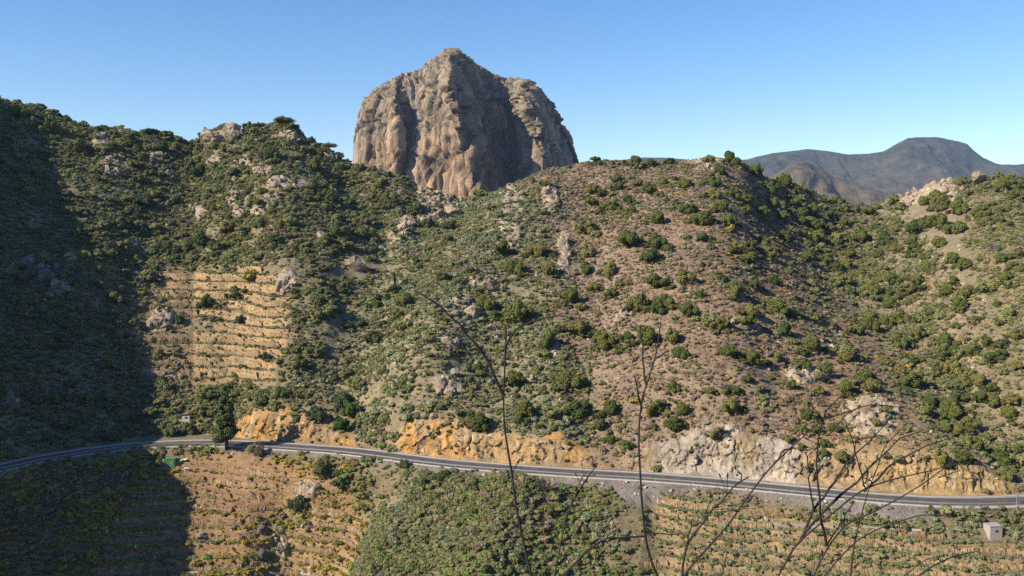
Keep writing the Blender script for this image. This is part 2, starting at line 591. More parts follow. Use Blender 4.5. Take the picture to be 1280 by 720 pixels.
# soil and rock colours of the ground, by place
p32 = P.astype(np.float32)
wx, wy = 22 * fbm(p32 * 0.06, 4, 131) + 6 * fbm(p32 * 0.4, 2, 12), 14 * fbm(p32 * 0.06, 4, 147) + 5 * fbm(p32 * 0.4, 2, 22)
uu, vv = (u + wx).astype(np.float32), (v + wy).astype(np.float32)
soil = np.empty((len(P), 3), np.float32)
soil[:] = (0.20, 0.165, 0.095)
def paint(mask, c, k=1.0):
    global soil
    m = (mask * k)[:, None]
    soil = soil * (1 - m) + np.float32(c) * m
paint(poly_mask(uu, vv, [(480, 260), (720, 230), (720, 585), (440, 570), (400, 480), (430, 380)], 30), (0.24, 0.20, 0.12))
RIGHT = [(640, 190), (900, 180), (1030, 235), (1060, 330), (1120, 440), (1170, 590), (820, 640), (745, 600), (745, 470), (690, 400), (690, 300)]
paint(poly_mask(uu, vv, RIGHT, 26), (0.245, 0.178, 0.120))
paint(poly_mask(uu, vv, [(760, 260), (960, 290), (1010, 380), (940, 470), (850, 450), (800, 340)], 30), (0.25, 0.172, 0.118))
paint(poly_mask(uu, vv, [(880, 300), (1010, 300), (1060, 400), (1110, 470), (1180, 600), (1030, 610), (960, 470)], 24), (0.29, 0.19, 0.102))
paint(poly_mask(uu, vv, [(1215, 260), (1320, 240), (1320, 470), (1240, 430), (1225, 350)], 20), (0.225, 0.19, 0.095))
paint(poly_mask(uu, vv, [(1060, 250), (1200, 230), (1230, 420), (1300, 600), (1200, 560), (1080, 350)], 20), (0.235, 0.19, 0.115))
paint(sstep(0.15, 0.6, fbm(p32 * 0.045, 4, 201)) * (u > 640) * (SEC == 4), (0.225, 0.172, 0.128), 0.6)
for key, tread, riser in (('upper', (0.185, 0.145, 0.075), (0.36, 0.245, 0.13)), ('lower', (0.255, 0.165, 0.076), (0.33, 0.215, 0.11)), ('right', (0.175, 0.145, 0.075), (0.32, 0.235, 0.13))):
    q = (base_zz + 1.3 * wob) / TERR[key][1]
    fr = q - np.floor(q)
    paint(TM[key], tread, 0.92)
    paint(TM[key] * sstep(.62, .72, fr) * sstep(1.0, .95, fr) * (0.55 + .45 * sstep(-.3, .2, fbm(p32 * .25, 2, 55))), riser)
paint(poly_mask(uu, vv, [(240, 562), (330, 568), (410, 590), (390, 625), (300, 640), (235, 620)], 12), (0.29, 0.175, 0.095), 0.8)
paint(poly_mask(uu, vv, [(470, 600), (560, 590), (800, 600), (830, 640), (825, 760), (380, 760), (440, 660)], 14), (0.17, 0.14, 0.08))
paint(poly_mask(uu, vv, [(470, 600), (560, 610), (560, 650), (480, 660)], 14), (0.25, 0.185, 0.12), 0.8)
paint(poly_mask(u + 0.35 * wx, v + .35 * wy, [(590, 588), (840, 602), (900, 612), (830, 622), (800, 640), (750, 606), (690, 612), (600, 603)], 5), (0.185, 0.16, 0.145))
paint(poly_mask(u + 0.35 * wx, v + .35 * wy, [(880, 606), (1000, 618), (1172, 633), (1170, 648), (1120, 654), (1040, 640), (960, 627)], 5), (0.20, 0.175, 0.16))
paint(((SEC == 1) & (v < v_out(u) + 5)).astype(np.float32), (0.20, 0.17, 0.14), 0.8)
# road cuts
cn = fbm(p32 * np.float32([0.3, 0.3, 0.1]), 4, 301)
cn2 = fbm(p32 * np.float32([0.7, 0.7, 0.25]), 3, 311)
near_cut = np.zeros(NR, np.float32)
near_cut[first_c - 3:first_d] = 1
near_cut[first_d:first_d + 14] = np.linspace(1, 0, 14)
NCUT = np.repeat(near_cut[:, None], NC, 1).ravel()
NCUT = sstep(0.25, 0.75, NCUT + 0.45 * cn) * (NCUT > 0) * sstep(0.5, 2.2, np.repeat(Ch[None], NR, 0).ravel() + cn)
orange = np.float32([0.44, 0.24, 0.075]); tan = np.float32([0.33, 0.23, 0.13]); white = np.float32([0.36, 0.30, 0.235])
cc = np.empty((len(P), 3), np.float32)
cc[:] = tan
wo = sstep(-0.25, 0.2, cn)[:, None] * ((u < 740)[:, None]) * 0.9
cc = cc * (1 - wo) + orange * wo
brownish = (sstep(560, 600, u) * sstep(690, 650, u))[:, None] * .75
cc = cc * (1 - brownish) + np.float32([0.36, 0.25, 0.13]) * brownish
ww = (sstep(790, 840, u + 20 * cn) * sstep(1030, 975, u + 20 * cn))[:, None]
cc = cc * (1 - ww) + white * ww
oy = (sstep(1050, 1100, u + 25 * cn))[:, None] * 0.7
cc = cc * (1 - oy) + np.float32([0.42, 0.285, 0.125]) * oy
cc = cc * (1 + 0.35 * fbm(p32 * 0.35, 3, 331))[:, None] * (1 - .25 * CRK)[:, None]
veg = sstep(0.05, 0.5, fbm(p32 * 0.16, 3, 341))[:, None] * .75
cc = cc * (1 - veg) + np.float32([0.24, 0.175, 0.09]) * veg
streak = sstep(0.3, 0.55, cn2)[:, None] * 0.75
cc = cc * (1 - streak) + np.float32([0.52, 0.42, 0.28]) * streak
m = NCUT[:, None]
soil = soil * (1 - m) + cc * m
# orange talus above the right cuts, pale rock
paint(poly_mask(uu, vv, [(1060, 500), (1110, 495), (1130, 560), (1120, 625), (1050, 615)], 14) * (SEC == 4), (0.34, 0.225, 0.115), 0.8)
rcol = np.where(u[:, None] > 1050, np.float32([0.40, 0.325, 0.215]), np.float32([0.33, 0.265, 0.19]))
rcol = rcol * (1 + 0.25 * fbm(p32 * 0.5, 3, 401))[:, None]
rv = sstep(-0.1, 0.35, rk + 0.35 * fbm(p32 * 0.3, 3, 411) - 0.3)[:, None] * (rk > 0.05)[:, None]
soil = soil * (1 - rv) + rcol * rv
soil *= (1 + 0.16 * fbm(p32 * 0.12, 4, 421))[:, None]
soil = np.clip(soil, 0.02, 0.7)

hill_me = mesh_np('hillside', P, quads=grid_quads(NR, NC), smooth=True)
color_attr(hill_me, 'soil', soil)
hillside = link('hillside', hill_me, M_GROUND, kind='structure', label='steep scrub covered hillside rising from the road to the ridge')

# pixel -> ground lookup, used to stand things on the slope
NRM = grid_normals(P.reshape(NR, NC, 3)).reshape(-1, 3)
look = {}
fr_ok = (SEC >= 1) & (SEC <= 4) & (pu > -80) & (pu < 1360) & (pv > 60) & (pv < 780)
ids = np.nonzero(fr_ok)[0]
ids = ids[np.argsort(-P[ids, 1])]              # far first, so that the nearest ground wins
GRIDW, GRIDH, OFF = 722, 380, 80
zb = np.full((GRIDH, GRIDW), -1, np.int64)
zb[np.clip(((pv[ids]) / 2).astype(int), 0, GRIDH - 1), np.clip(((pu[ids] + OFF) / 2).astype(int), 0, GRIDW - 1)] = ids

def ground(px, py):
    """the ground point seen at a pixel of the photograph, and the slope's normal there"""
    c, r = int((px + OFF) / 2), int(py / 2)
    for rad in range(0, 14):
        best, bd = -1, 1e9
        for a in range(max(0, r - rad), min(GRIDH, r + rad + 1)):
            for b in range(max(0, c - rad), min(GRIDW, c + rad + 1)):
                k = zb[a, b]
                if k >= 0:
                    d = (pu[k] - px) ** 2 + (pv[k] - py) ** 2
                    if d < bd:
                        best, bd = k, d
        if best >= 0:
            return Vector(P[best]), Vector(NRM[best])
    return None, None

# ------------------------------------------------------------------ near side of the valley (under the camera) and the ground round about
gx = np.concatenate([np.linspace(-520, -60, 24), np.linspace(-55, 55, 56), np.linspace(60, 620, 26)])
gy = np.concatenate([np.linspace(-420, -14, 22), np.linspace(-12, 14, 40), np.linspace(17, 205, 60)])
GX, GY = np.meshgrid(gx, gy)
prof = curve([(-420, 60), (-260, 135), (-150, 80), (-40, 17), (-8, 1.2), (-1, -1.3), (0.5, -1.65), (10, -6.6), (40, -32), (90, -76), (125, -101), (150, -112), (205, -122)])  # ground behind the camera is raised to block low sky light
ZZ = prof(GY)
NP = np.stack([GX, GY, ZZ], -1).reshape(-1, 3)
amp = np.clip(np.abs(NP[:, 1]) / 40, 0.06, 1.0)
NP[:, 2] += fbm(NP.astype(np.float32) * 0.06, 4, 801) * 3.0 * amp
me = mesh_np('near_slope', NP, quads=grid_quads(len(gy), len(gx)), smooth=True)
cl = np.empty((len(NP), 3), np.float32); cl[:] = (0.17, 0.14, 0.08)
cl *= (1 + 0.3 * fbm(NP.astype(np.float32) * 0.2, 3, 803))[:, None]
color_attr(me, 'soil', cl)
link('near_slope', me, M_GROUND, kind='structure', label='steep slope under the camera falling into the valley')

# ------------------------------------------------------------------ spur on the left, outside the frame, whose shadow falls across the valley side
TERM = [(52, 150), (76, 215), (104, 275), (150, 325), (172, 375), (183, 430), (200, 490), (206, 540), (218, 590), (236, 630), (242, 672), (236, 715)]
ridge_pts = []
for (tx, ty) in TERM:
    p, _ = ground(tx, ty)
    p = np.array(p)
    t = (p[0] + 0.592 * p[1] + 38) / (-S[0] - 0.592 * S[1])
    ridge_pts.append(p + S * max(t, 18))
ridge_pts = np.array(ridge_pts)
o = np.argsort(ridge_pts[:, 1])
ridge_pts = ridge_pts[o]
first, last = ridge_pts[0], ridge_pts[-1]
ext_a = [first + np.array([-4.0, -d, -0.62 * d]) for d in (110, 75, 45, 20)]
ext_b = [last + np.array([-0.55 * d, d, -0.28 * d]) for d in (25, 60, 110, 180)]
rp = np.concatenate([ext_a, ridge_pts, ext_b])
rp = resample(rp, 3.0)
offs = np.concatenate([np.linspace(0, 1, 26)[1:][::-1] * -1, [0], np.linspace(0, 1, 16)[1:]])
HV = []
for c in rp:
    for w in offs:
        q = c.copy()
        if w > 0:                              # the side towards the valley drops steeply
            q[0] += 34 * w
            q[2] -= 95 * w
        elif w < 0:  # unseen outer side, raised to keep sky light off the shadowed slope
            q[0] += 330 * w
            q[1] += 40 * w
            q[2] += 330 * 0.42 * min(abs(w), .62) - 260 * max(0, abs(w) - .62) - 6 * min(1, abs(w) * 8)
        HV.append(q)
HV = np.array(HV)
edge = np.tile(np.abs(offs), len(rp))
HV[:, 2] += fbm(HV.astype(np.float32) * 0.045, 4, 821) * (1.0 + 5.0 * np.clip(edge, 0, 0.6)) * np.where(edge == 0, 0.7, 1)
HV[:, 2] += fbm(HV.astype(np.float32) * 0.25, 3, 831) * 0.9
me = mesh_np('hill', HV, quads=grid_quads(len(rp), len(offs)), smooth=True)
cl = np.empty((len(HV), 3), np.float32); cl[:] = (0.15, 0.13, 0.08)
color_attr(me, 'soil', cl)
link('hill', me, M_GROUND, kind='structure', label='spur of the valley side on the left')

# ------------------------------------------------------------------ far mountains and hills
def far_sheet(name, pts, Y0, depth, zfoot, ncol, nrow, seed, colour, amp, label, mat=M_FAR, colfn=None):
    xs = np.linspace(pts[0][0], pts[-1][0], ncol)
    top = at(xs, curve(pts)(xs), np.full(ncol, Y0 + depth))
    R = []
    for s in np.linspace(0, 1, nrow):
        q = top.copy()
        q[:, 1] = Y0 + depth * s
        q[:, 0] = top[:, 0] / top[:, 1] * q[:, 1]
        q[:, 2] = zfoot + (top[:, 2] - zfoot) * s ** 1.05
        R.append(q)
    for s in np.linspace(0, 1, 16)[1:]:
        q = top.copy()
        q[:, 1] += depth * 0.7 * s
        q[:, 0] = top[:, 0] / top[:, 1] * q[:, 1]
        q[:, 2] = top[:, 2] + (zfoot - top[:, 2]) * s ** 1.6
        R.append(q)
    A = np.stack(R)
    n = grid_normals(A).reshape(-1, 3)
    V = A.reshape(-1, 3)
    q = V.astype(np.float32) / (depth * 0.32)
    h = fbm(q * np.float32([1.5, .8, .8]), 6, seed, ridged=True) * amp
    fade = np.concatenate([np.linspace(1, 1, nrow - nrow // 6), np.linspace(1, .12, nrow // 6), np.full(15, .3)])
    V = V + n * (h * np.repeat(fade[:, None], ncol, 1).ravel())[:, None]
    me = mesh_np(name, V, quads=grid_quads(A.shape[0], ncol), smooth=True)
    c = np.empty((len(V), 3), np.float32)
    c[:] = colour
    px, py = project(V.reshape(A.shape))
    if colfn:
        c = colfn(c, px.ravel(), py.ravel(), V)
    c *= (1 + 0.3 * fbm(V.astype(np.float32) / (depth * .03), 4, seed + 5))[:, None]
    color_attr(me, 'soil', np.clip(c, 0.01, 0.6))
    return link(name, me, mat, kind='structure', label=label)

def mtn_col(c, px, py, V):
    n = fbm(V.astype(np.float32) / 160, 4, 77)
    d = seg_dist(px + 10 * n, py + 6 * n, [(1128, 188), (1118, 200), (1100, 212)])
    m = sstep(7, 2, d)[:, None] * .8
    c = c * (1 - m) + np.float32([0.085, 0.07, 0.05]) * m
    d = seg_dist(px + 14 * n, py + 8 * n, [(1150, 206), (1165, 203), (1180, 214)])
    m = sstep(6, 1, d)[:, None] * .7
    c = c * (1 - m) + np.float32([0.09, 0.075, 0.055]) * m
    m = (sstep(205, 222, py + 12 * n))[:, None] * 0.75
    c = c * (1 - m) + np.float32([0.075, 0.064, 0.045]) * m
    return c
MTN = [(700, 207), (770, 203), (800, 198.5), (840, 199), (880, 203), (935, 200), (965, 193), (1010, 188), (1035, 191), (1060, 195), (1085, 193.5),
       (1105, 190), (1120, 182), (1135, 174.5), (1150, 173), (1172, 173), (1198, 178), (1208, 181), (1215, 188), (1228, 198), (1245, 206), (1262, 208.5), (1285, 207), (1330, 200), (1500, 205), (1700, 230)]
far_sheet('mountain', MTN, 3300, 1500, -130, 520, 150, 501, (0.052, 0.056, 0.038), 90, 'long dark forested mountain with a flat topped summit', colfn=mtn_col)
FOOT = [(930, 250), (960, 226), (985, 210), (1003, 202), (1020, 208), (1045, 222), (1080, 236), (1110, 246), (1160, 240), (1250, 236), (1400, 250)]
far_sheet('foothill', FOOT, 1900, 500, -130, 300, 90, 541, (0.115, 0.095, 0.062), 46, 'low tan hill in front of the far mountain')
# valley ground between the ridge and the mountains, running on to the horizon
me = mesh_np('valley_ground', np.array([[-9000, 350, -134], [9000, 350, -134], [9000, 12000, -134], [-9000, 12000, -134],
                                        [-9000, -6000, -134], [9000, -6000, -134]], float), quads=[(0, 1, 2, 3), (4, 5, 1, 0)])
color_attr(me, 'soil', np.tile(np.float32([[0.16, 0.14, 0.09]]), (6, 1)))
link('valley_ground', me, M_FAR, kind='structure', label='low ground running to the horizon')

# ------------------------------------------------------------------ the rock peak
YPK = 1300.0
SIL = [(442, 262), (443, 225), (444, 190), (446, 172), (452, 152), (459, 138), (466, 122), (473, 113), (482, 107), (500, 96), (512, 90), (521, 88), (533, 84), (538, 78), (545, 73),
       (551, 72), (556, 66), (561, 60), (567, 58), (573, 59), (579, 66), (586, 71), (596, 79), (606, 85), (614, 91), (622, 94), (629, 101),
       (634, 100), (640, 97), (648, 96), (655, 97.5), (662, 101), (668, 107), (676, 114), (684, 122), (688, 128), (690, 138), (697, 148), (704, 160), (712, 176), (718, 190), (722, 200), (727, 218), (732, 262)]
sil = np.array(SIL, float)
M = YPK / F
zb_pk = (290 - 262) * M - 20.0
# columns follow the outline at even arc length, so the steep sides get points too
seg = np.concatenate([[0], np.cumsum(np.hypot(np.diff(sil[:, 0]), np.diff(sil[:, 1])))])
sa = np.linspace(0, seg[-1], 470)
cx = np.interp(sa, seg, sil[:, 0]); cy = np.interp(sa, seg, sil[:, 1])
ptop = at(cx, cy, np.full(len(cx), YPK))
nr = 240
th = np.linspace(0, math.pi, nr)
w = np.clip((cx - 441) / 292.0, 0, 1)
bdep = 105 * np.sqrt(np.clip(1 - np.abs(2 * w - 1) ** 2.4, 0.004, 1)) + 6
PV = np.zeros((nr, len(cx), 3))
ex = 0.34
for i, t in enumerate(th):
    c, s = math.cos(t), math.sin(t)
    yy = -np.sign(c) * abs(c) ** 0.55
    zz = abs(s) ** 0.42
    PV[i, :, 0] = ptop[:, 0]
    PV[i, :, 1] = YPK + yy * bdep
    PV[i, :, 2] = zb_pk + (ptop[:, 2] - zb_pk) * zz
front = (th < math.pi * 0.5)
fx, fy = project(PV)
fx, fy = fx.ravel().astype(np.float32), fy.ravel().astype(np.float32)
FV = PV.reshape(-1, 3)
pk32 = FV.astype(np.float32)
wxp = 3.0 * fbm(pk32 * 0.03, 3, 601)
wyp = 3.0 * fbm(pk32 * 0.03, 3, 605)
ax, ay = fx + wxp, fy + wyp
# the ribs and clefts of the front: how far the face stands forward at each height
prof_rows = [
    # y, [(x, forward metres), ...]
    (60, [(440, 0), (560, 6), (568, 10), (600, -16), (640, 0), (730, 0)]),
    (95, [(440, 0), (500, 8), (530, 0), (545, 6), (567, 28), (573, -4), (618, -38), (628, -18), (640, -6), (656, 8), (690, -30), (730, -40)]),
    (130, [(440, 0), (498, 14), (508, -6), (530, 2), (556, 12), (577, 36), (583, -4), (634, -48), (643, -24), (662, 20), (690, -22), (730, -40)]),
    (165, [(440, 0), (500, 16), (510, -8), (530, 8), (566, 18), (582, 44), (588, -2), (644, -54), (654, -20), (672, 24), (698, -26), (730, -50)]),
    (195, [(440, 0), (505, 16), (511, -2), (524, 12), (578, 26), (594, 44), (600, -2), (648, -54), (656, -16), (676, 24), (712, -22), (730, -50)]),
    (240, [(440, 0), (500, 12), (508, 0), (540, 12), (590, 30), (602, 44), (608, -2), (640, -46), (656, -10), (690, 20), (730, -30)]),
]
ys = [r[0] for r in prof_rows]
vals = np.stack([np.interp(ax, *np.array(r[1]).T) for r in prof_rows])
fwd = np.zeros(len(fx), np.float32)
tt = np.clip(ay, ys[0], ys[-1])
for a in range(len(ys) - 1):
    mm = (tt >= ys[a]) & (tt <= ys[a + 1])
    k = (tt[mm] - ys[a]) / (ys[a + 1] - ys[a])
    fwd[mm] = vals[a][mm] * (1 - k) + vals[a + 1][mm] * k
wf = np.repeat(np.clip(np.sin(np.clip((math.pi * 0.5 - th) / (math.pi * 0.5) * 4, 0, 1) * math.pi / 2), 0, 1)[:, None], len(cx), 1).ravel()
wf *= np.repeat(sstep(0.0, 0.05, w)[None] * sstep(1.0, 0.97, w)[None], nr, 0).ravel()
FV[:, 1] -= fwd * wf * 2.1
nn = grid_normals(FV.reshape(nr, len(cx), 3)).reshape(-1, 3)
pk32 = FV.astype(np.float32)
lean = pk32.copy()
lean[:, 0] += 0.22 * (pk32[:, 2] - 150) * sstep(120, 260, pk32[:, 2])
wv = np.stack([fbm(pk32 * 0.05, 3, 611 + k) for k in range(3)], 1)
p1 = lean + wv * 9
c1, g1 = worley(p1 * np.float32([1 / 34., 1 / 34., 1 / 85.]), 11)
c2, g2 = worley((lean + wv * 5) * np.float32([1 / 14., 1 / 14., 1 / 80.]), 21)
c3, g3 = worley((lean + wv * 3) * np.float32([1 / 6., 1 / 6., 1 / 36.]), 31)
c4, g4 = worley((pk32 + wv * 2) * np.float32([1 / 3.2, 1 / 3.2, 1 / 8.]), 41)
edgef = np.repeat((0.14 + 0.86 * sstep(0.0, 0.10, np.minimum(w, 1 - w)))[None], nr, 0).ravel()
crest = np.repeat((0.45 + 0.55 * sstep(0.0, 0.3, np.abs(th - math.pi / 2)))[:, None], len(cx), 1).ravel()
crack = sstep(.10, .02, g1) * 6.0 + sstep(.09, .02, g2) * 3.0
disp_pk = (c1 * 5.5 + c2 * 4.6 + c3 * 2.8 + c4 * 0.8 - crack + fbm(pk32 * 0.03, 4, 625) * 4.0 + fbm(pk32 * 0.4, 3, 651) * .8) * edgef * crest
FV = FV + nn * disp_pk[:, None]
# the outline keeps its height: each column is brought back to the crest it started from
G3 = FV.reshape(nr, len(cx), 3)
_, py3 = project(G3)
dpx = py3.min(0) - cy
kz = np.exp(-np.linspace(-2, 2, 9) ** 2); kz /= kz.sum()
dpx = np.convolve(np.pad(dpx, 4, mode='edge'), kz, 'valid')
zz0 = zb_pk
G3[:, :, 2] += (dpx * M)[None] * np.clip((G3[:, :, 2] - zz0) / np.maximum(ptop[:, 2] - zz0, 8)[None], 0, 1.1)
FV = G3.reshape(-1, 3)
pk_me = mesh_np('rock_peak', FV, quads=grid_quads(nr, len(cx)), smooth=False)
nn = grid_normals(FV.reshape(nr, len(cx), 3)).reshape(-1, 3)
n = fbm(pk32 * np.float32([.02, .02, .008]), 4, 661)
n2 = fbm(pk32 * np.float32([0.11, 0.06, 0.015]), 4, 671)
warm = np.float32([0.27, 0.18, 0.115]); grey = np.float32([0.22, 0.172, 0.125]); pale = np.float32([0.36, 0.265, 0.175])
pc = grey + (warm - grey) * (sstep(-0.3, 0.3, n + 0.006 * (fy - 165) - .004 * np.maximum(fx - 560, 0)))[:, None]
pc = pc + (pale - pc) * (sstep(0.1, 0.6, n2) * 0.7)[:, None]
orange_m = np.exp(-((fx - 490) / 26) ** 2 - ((fy - 165) / 34) ** 2) * sstep(-.3, .3, n2)
pc = pc + (np.float32([0.40, 0.24, 0.12]) - pc) * (orange_m * 0.6)[:, None]
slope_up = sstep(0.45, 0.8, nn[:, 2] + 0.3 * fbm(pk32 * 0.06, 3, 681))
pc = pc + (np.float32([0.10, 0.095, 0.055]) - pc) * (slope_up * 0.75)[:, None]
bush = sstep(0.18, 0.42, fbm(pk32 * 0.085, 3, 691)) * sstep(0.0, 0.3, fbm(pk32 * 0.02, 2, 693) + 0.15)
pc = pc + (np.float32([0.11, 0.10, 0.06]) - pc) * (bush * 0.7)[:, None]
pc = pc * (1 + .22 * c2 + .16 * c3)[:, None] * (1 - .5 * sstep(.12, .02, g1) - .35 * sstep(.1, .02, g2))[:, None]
pc = pc * np.float32([1.18, 1.19, 1.2])
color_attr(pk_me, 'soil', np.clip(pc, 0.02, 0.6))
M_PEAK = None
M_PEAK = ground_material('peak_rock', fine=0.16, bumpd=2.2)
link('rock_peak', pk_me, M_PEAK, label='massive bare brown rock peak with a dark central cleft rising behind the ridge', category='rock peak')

# ------------------------------------------------------------------ the road
RX = np.linspace(-420, 1720, 640)
RYo, RB = y_out(RX), bench_w(RX)
rdx = ray(RX, v_out(RX))
rdx = rdx[:, 0] / rdx[:, 1]
RP = np.stack([rdx * RYo, RYo], -1)
tg = np.gradient(RP, axis=0)
tg /= np.linalg.norm(tg, axis=1, keepdims=True)
nrm2 = np.stack([-tg[:, 1], tg[:, 0]], -1)      # towards the hill
nrm2 *= np.sign(nrm2[:, 1])[:, None]

def strip(name, a, b, z, mat, **props):
    """level sheet between offsets a and b from the outer edge of the bench"""
    V = np.concatenate([np.column_stack([RP + nrm2 * a, np.full(len(RP), z)]), np.column_stack([RP + nrm2 * b, np.full(len(RP), z)])])
    n = len(RP)
    Q = [(i, i + 1, n + i + 1, n + i) for i in range(n - 1)]
    me = mesh_np(name, V, quads=Q)
    return link(name, me, mat, **props)

def kerb(name, a, b, z0, z1, mat, **props):
    n = len(RP)
    V = np.concatenate([np.column_stack([RP + nrm2 * o, np.full(n, z)]) for o, z in ((a, z0), (a, z1), (b, z1), (b, z0))])
    Q = [(k * n + i, k * n + i + 1, (k + 1) * n + i + 1, (k + 1) * n + i) for k in range(3) for i in range(n - 1)]
    return link(name, mesh_np(name, V, quads=Q), mat, **props)

strip('road', 0.9, 7.2, Z_ROAD + 0.06, M_ASPH, kind='structure', label='narrow dark asphalt road running across the hillside')
strip('road_edge_line', 1.25, 1.42, Z_ROAD + 0.064, M_PAINT, kind='structure')
strip('road_edge_line', 6.7, 6.87, Z_ROAD + 0.064, M_PAINT, kind='structure')
kerb('kerb', 0.15, 0.75, Z_ROAD - 0.9, Z_ROAD + 0.22, M_CONC, kind='structure', label='pale concrete edge beam along the valley side of the road')
kerb('drain_channel', 7.3, 8.15, Z_ROAD - 0.3, Z_ROAD + 0.12, M_CONC, kind='structure', label='pale concrete drain along the hill side of the road')

rail_root = empty('guard_rail', (float(RP[300, 0]), float(RP[300, 1]), Z_ROAD), label='long grey steel guard rail along the valley edge of the road', category='guard rail')
RO = np.array(rail_root.location)
prof_w = [(0.46, 0.00), (0.52, -0.07), (0.57, 0.0), (0.63, 0.0), (0.68, -0.07), (0.76, 0.0), (0.76, 0.05), (0.46, 0.05), (0.46, 0.0)]
n = len(RP)
V = np.concatenate([np.column_stack([RP + nrm2 * (0.45 + o), np.full(n, Z_ROAD + 0.2 + z)]) for z, o in prof_w]) - RO
Q = [(k * n + i, k * n + i + 1, (k + 1) * n + i + 1, (k + 1) * n + i) for k in range(len(prof_w) - 1) for i in range(n - 1)]
link('rail', mesh_np('rail', V, quads=Q), M_STEEL, rail_root)
post_me = box_mesh('post', 0.13, 0.11, 1.0, 0.015)
acc, lastd = 0.0, 0
for i in range(1, n):
    acc += np.linalg.norm(RP[i] - RP[i - 1])
    if acc - lastd >= 4.0:
        lastd = acc
        if -40 < RX[i] < 1320:
            q = np.append(RP[i] + nrm2[i] * 0.56, Z_ROAD + 0.0) - RO
            o = link('post', post_me, M_STEEL, rail_root)
            o.location = q
            o.rotation_euler.z = math.atan2(tg[i, 1], tg[i, 0])

# ------------------------------------------------------------------ dry-stone walls of the terraces
def ordinal(k):
    return ['first', 'second', 'third', 'fourth', 'fifth', 'sixth', 'seventh', 'eighth', 'ninth', 'tenth', 'eleventh', 'twelfth', 'thirteenth',
            'fourteenth', 'fifteenth', 'sixteenth', 'seventeenth', 'eighteenth', 'nineteenth', 'twentieth'][k]

PG = P.reshape(NR, NC, 3)
base_z = (G.reshape(-1, 3) + n0.reshape(-1, 3) * (disp * FREE * RF)[:, None])[:, 2]
WALL_RUNS = []
for key, (poly, step) in TERR.items():
    q = ((base_z + 1.3 * wob) / step).reshape(NR, NC)
    tmk = TM[key].reshape(NR, NC)
    qi = q - 0.66
    okrow = ((SEC == 1) | (SEC == 4)).reshape(NR, NC)
    lv = np.floor(qi)
    cross = (lv[1:] > lv[:-1]) & (tmk[1:] > 0.55) & okrow[1:] & (FREE.reshape(NR, NC)[1:] > 0.9)
    levels = {}
    for r, c in zip(*np.nonzero(cross)):
        if -20 < PX[c] < 1300:
            levels.setdefault(int(lv[r + 1, c]), {}).setdefault(c, r)
    rng = random.Random(len(key) * 31)
    for L in sorted(levels, reverse=True):
        cs_ = sorted(levels[L])
        run = []
        target = rng.randint(26, 70)
        for c in cs_ + [10 ** 6]:
            if run and (c - run[-1] > 2 or abs(levels[L].get(c, levels[L][run[-1]]) - levels[L][run[-1]]) > 4 or len(run) > target):
                if len(run) >= 9:
                    WALL_RUNS.append((key, L, [(levels[L][k], k) for k in run]))
                run = []
                target = rng.randint(26, 70)
                if rng.random() < 0.35:
                    target = rng.randint(12, 30)
            if c < 10 ** 6:
                run.append(c)
        # gaps where a wall has collapsed
rngw = random.Random(4)
walls = []
for key, L, run in WALL_RUNS:
    if rngw.random() < 0.16:
        continue
    step = TERR[key][1]
    pts = np.array([PG[r, c] for r, c in run])
    pts = pts[2:-2] if len(pts) > 14 else pts
    k = np.ones(5) / 5
    for a in range(3):
        pts[2:-2, a] = np.convolve(pts[:, a], k, 'valid')
    org = pts[len(pts) // 2].copy()
    fine = np.linspace(0, len(pts) - 1, len(pts) * 2)
    pts = np.stack([np.interp(fine, np.arange(len(pts)), pts[:, a]) for a in range(3)], 1)
    nP = len(pts)
    rw = np.random.default_rng(int(abs(L)) * 13 + nP)
    slow = np.interp(np.arange(nP), np.arange(0, nP + 14, 7), rw.normal(0, 1, len(np.arange(0, nP + 14, 7))))
    hh = (0.44 if key != 'upper' else 0.50) * step * np.clip(1 + 0.25 * slow + rw.normal(0, .10, nP), .25, 1.6)
    hh[:2] *= .35; hh[-2:] *= .35
    jit = rw.normal(0, 0.05, (5, nP))
    V = []
    secs = [(-0.30, -0.6), (-0.24, 0.25), (-0.12, 0.9), (0.35, 1.0), (0.7, -0.4)]
    for si, (dy, fz) in enumerate(secs):
        q = pts - org
        q = q.copy()
        q[:, 1] += dy + jit[si] * (1.6 if si < 3 else .6)
        q[:, 2] += np.where(fz > 0, fz * hh, fz) + jit[si] * .7
        V.append(q)
    V = np.concatenate(V)
    Q = [(s_ * nP + i, s_ * nP + i + 1, (s_ + 1) * nP + i + 1, (s_ + 1) * nP + i) for s_ in range(4) for i in range(nP - 1)]
    me = mesh_np('terrace_wall', V, quads=Q)
    o = link('terrace_wall', me, M_WALL, category='terrace wall')
    o.location = org
    a, b = project(org[None])
    walls.append((key, float(b[0]), float(a[0]), nP // 2, o))
PLACE = {'upper': 'on the upper terraces', 'lower': 'on the lower terraces', 'right': 'on the right terraces'}
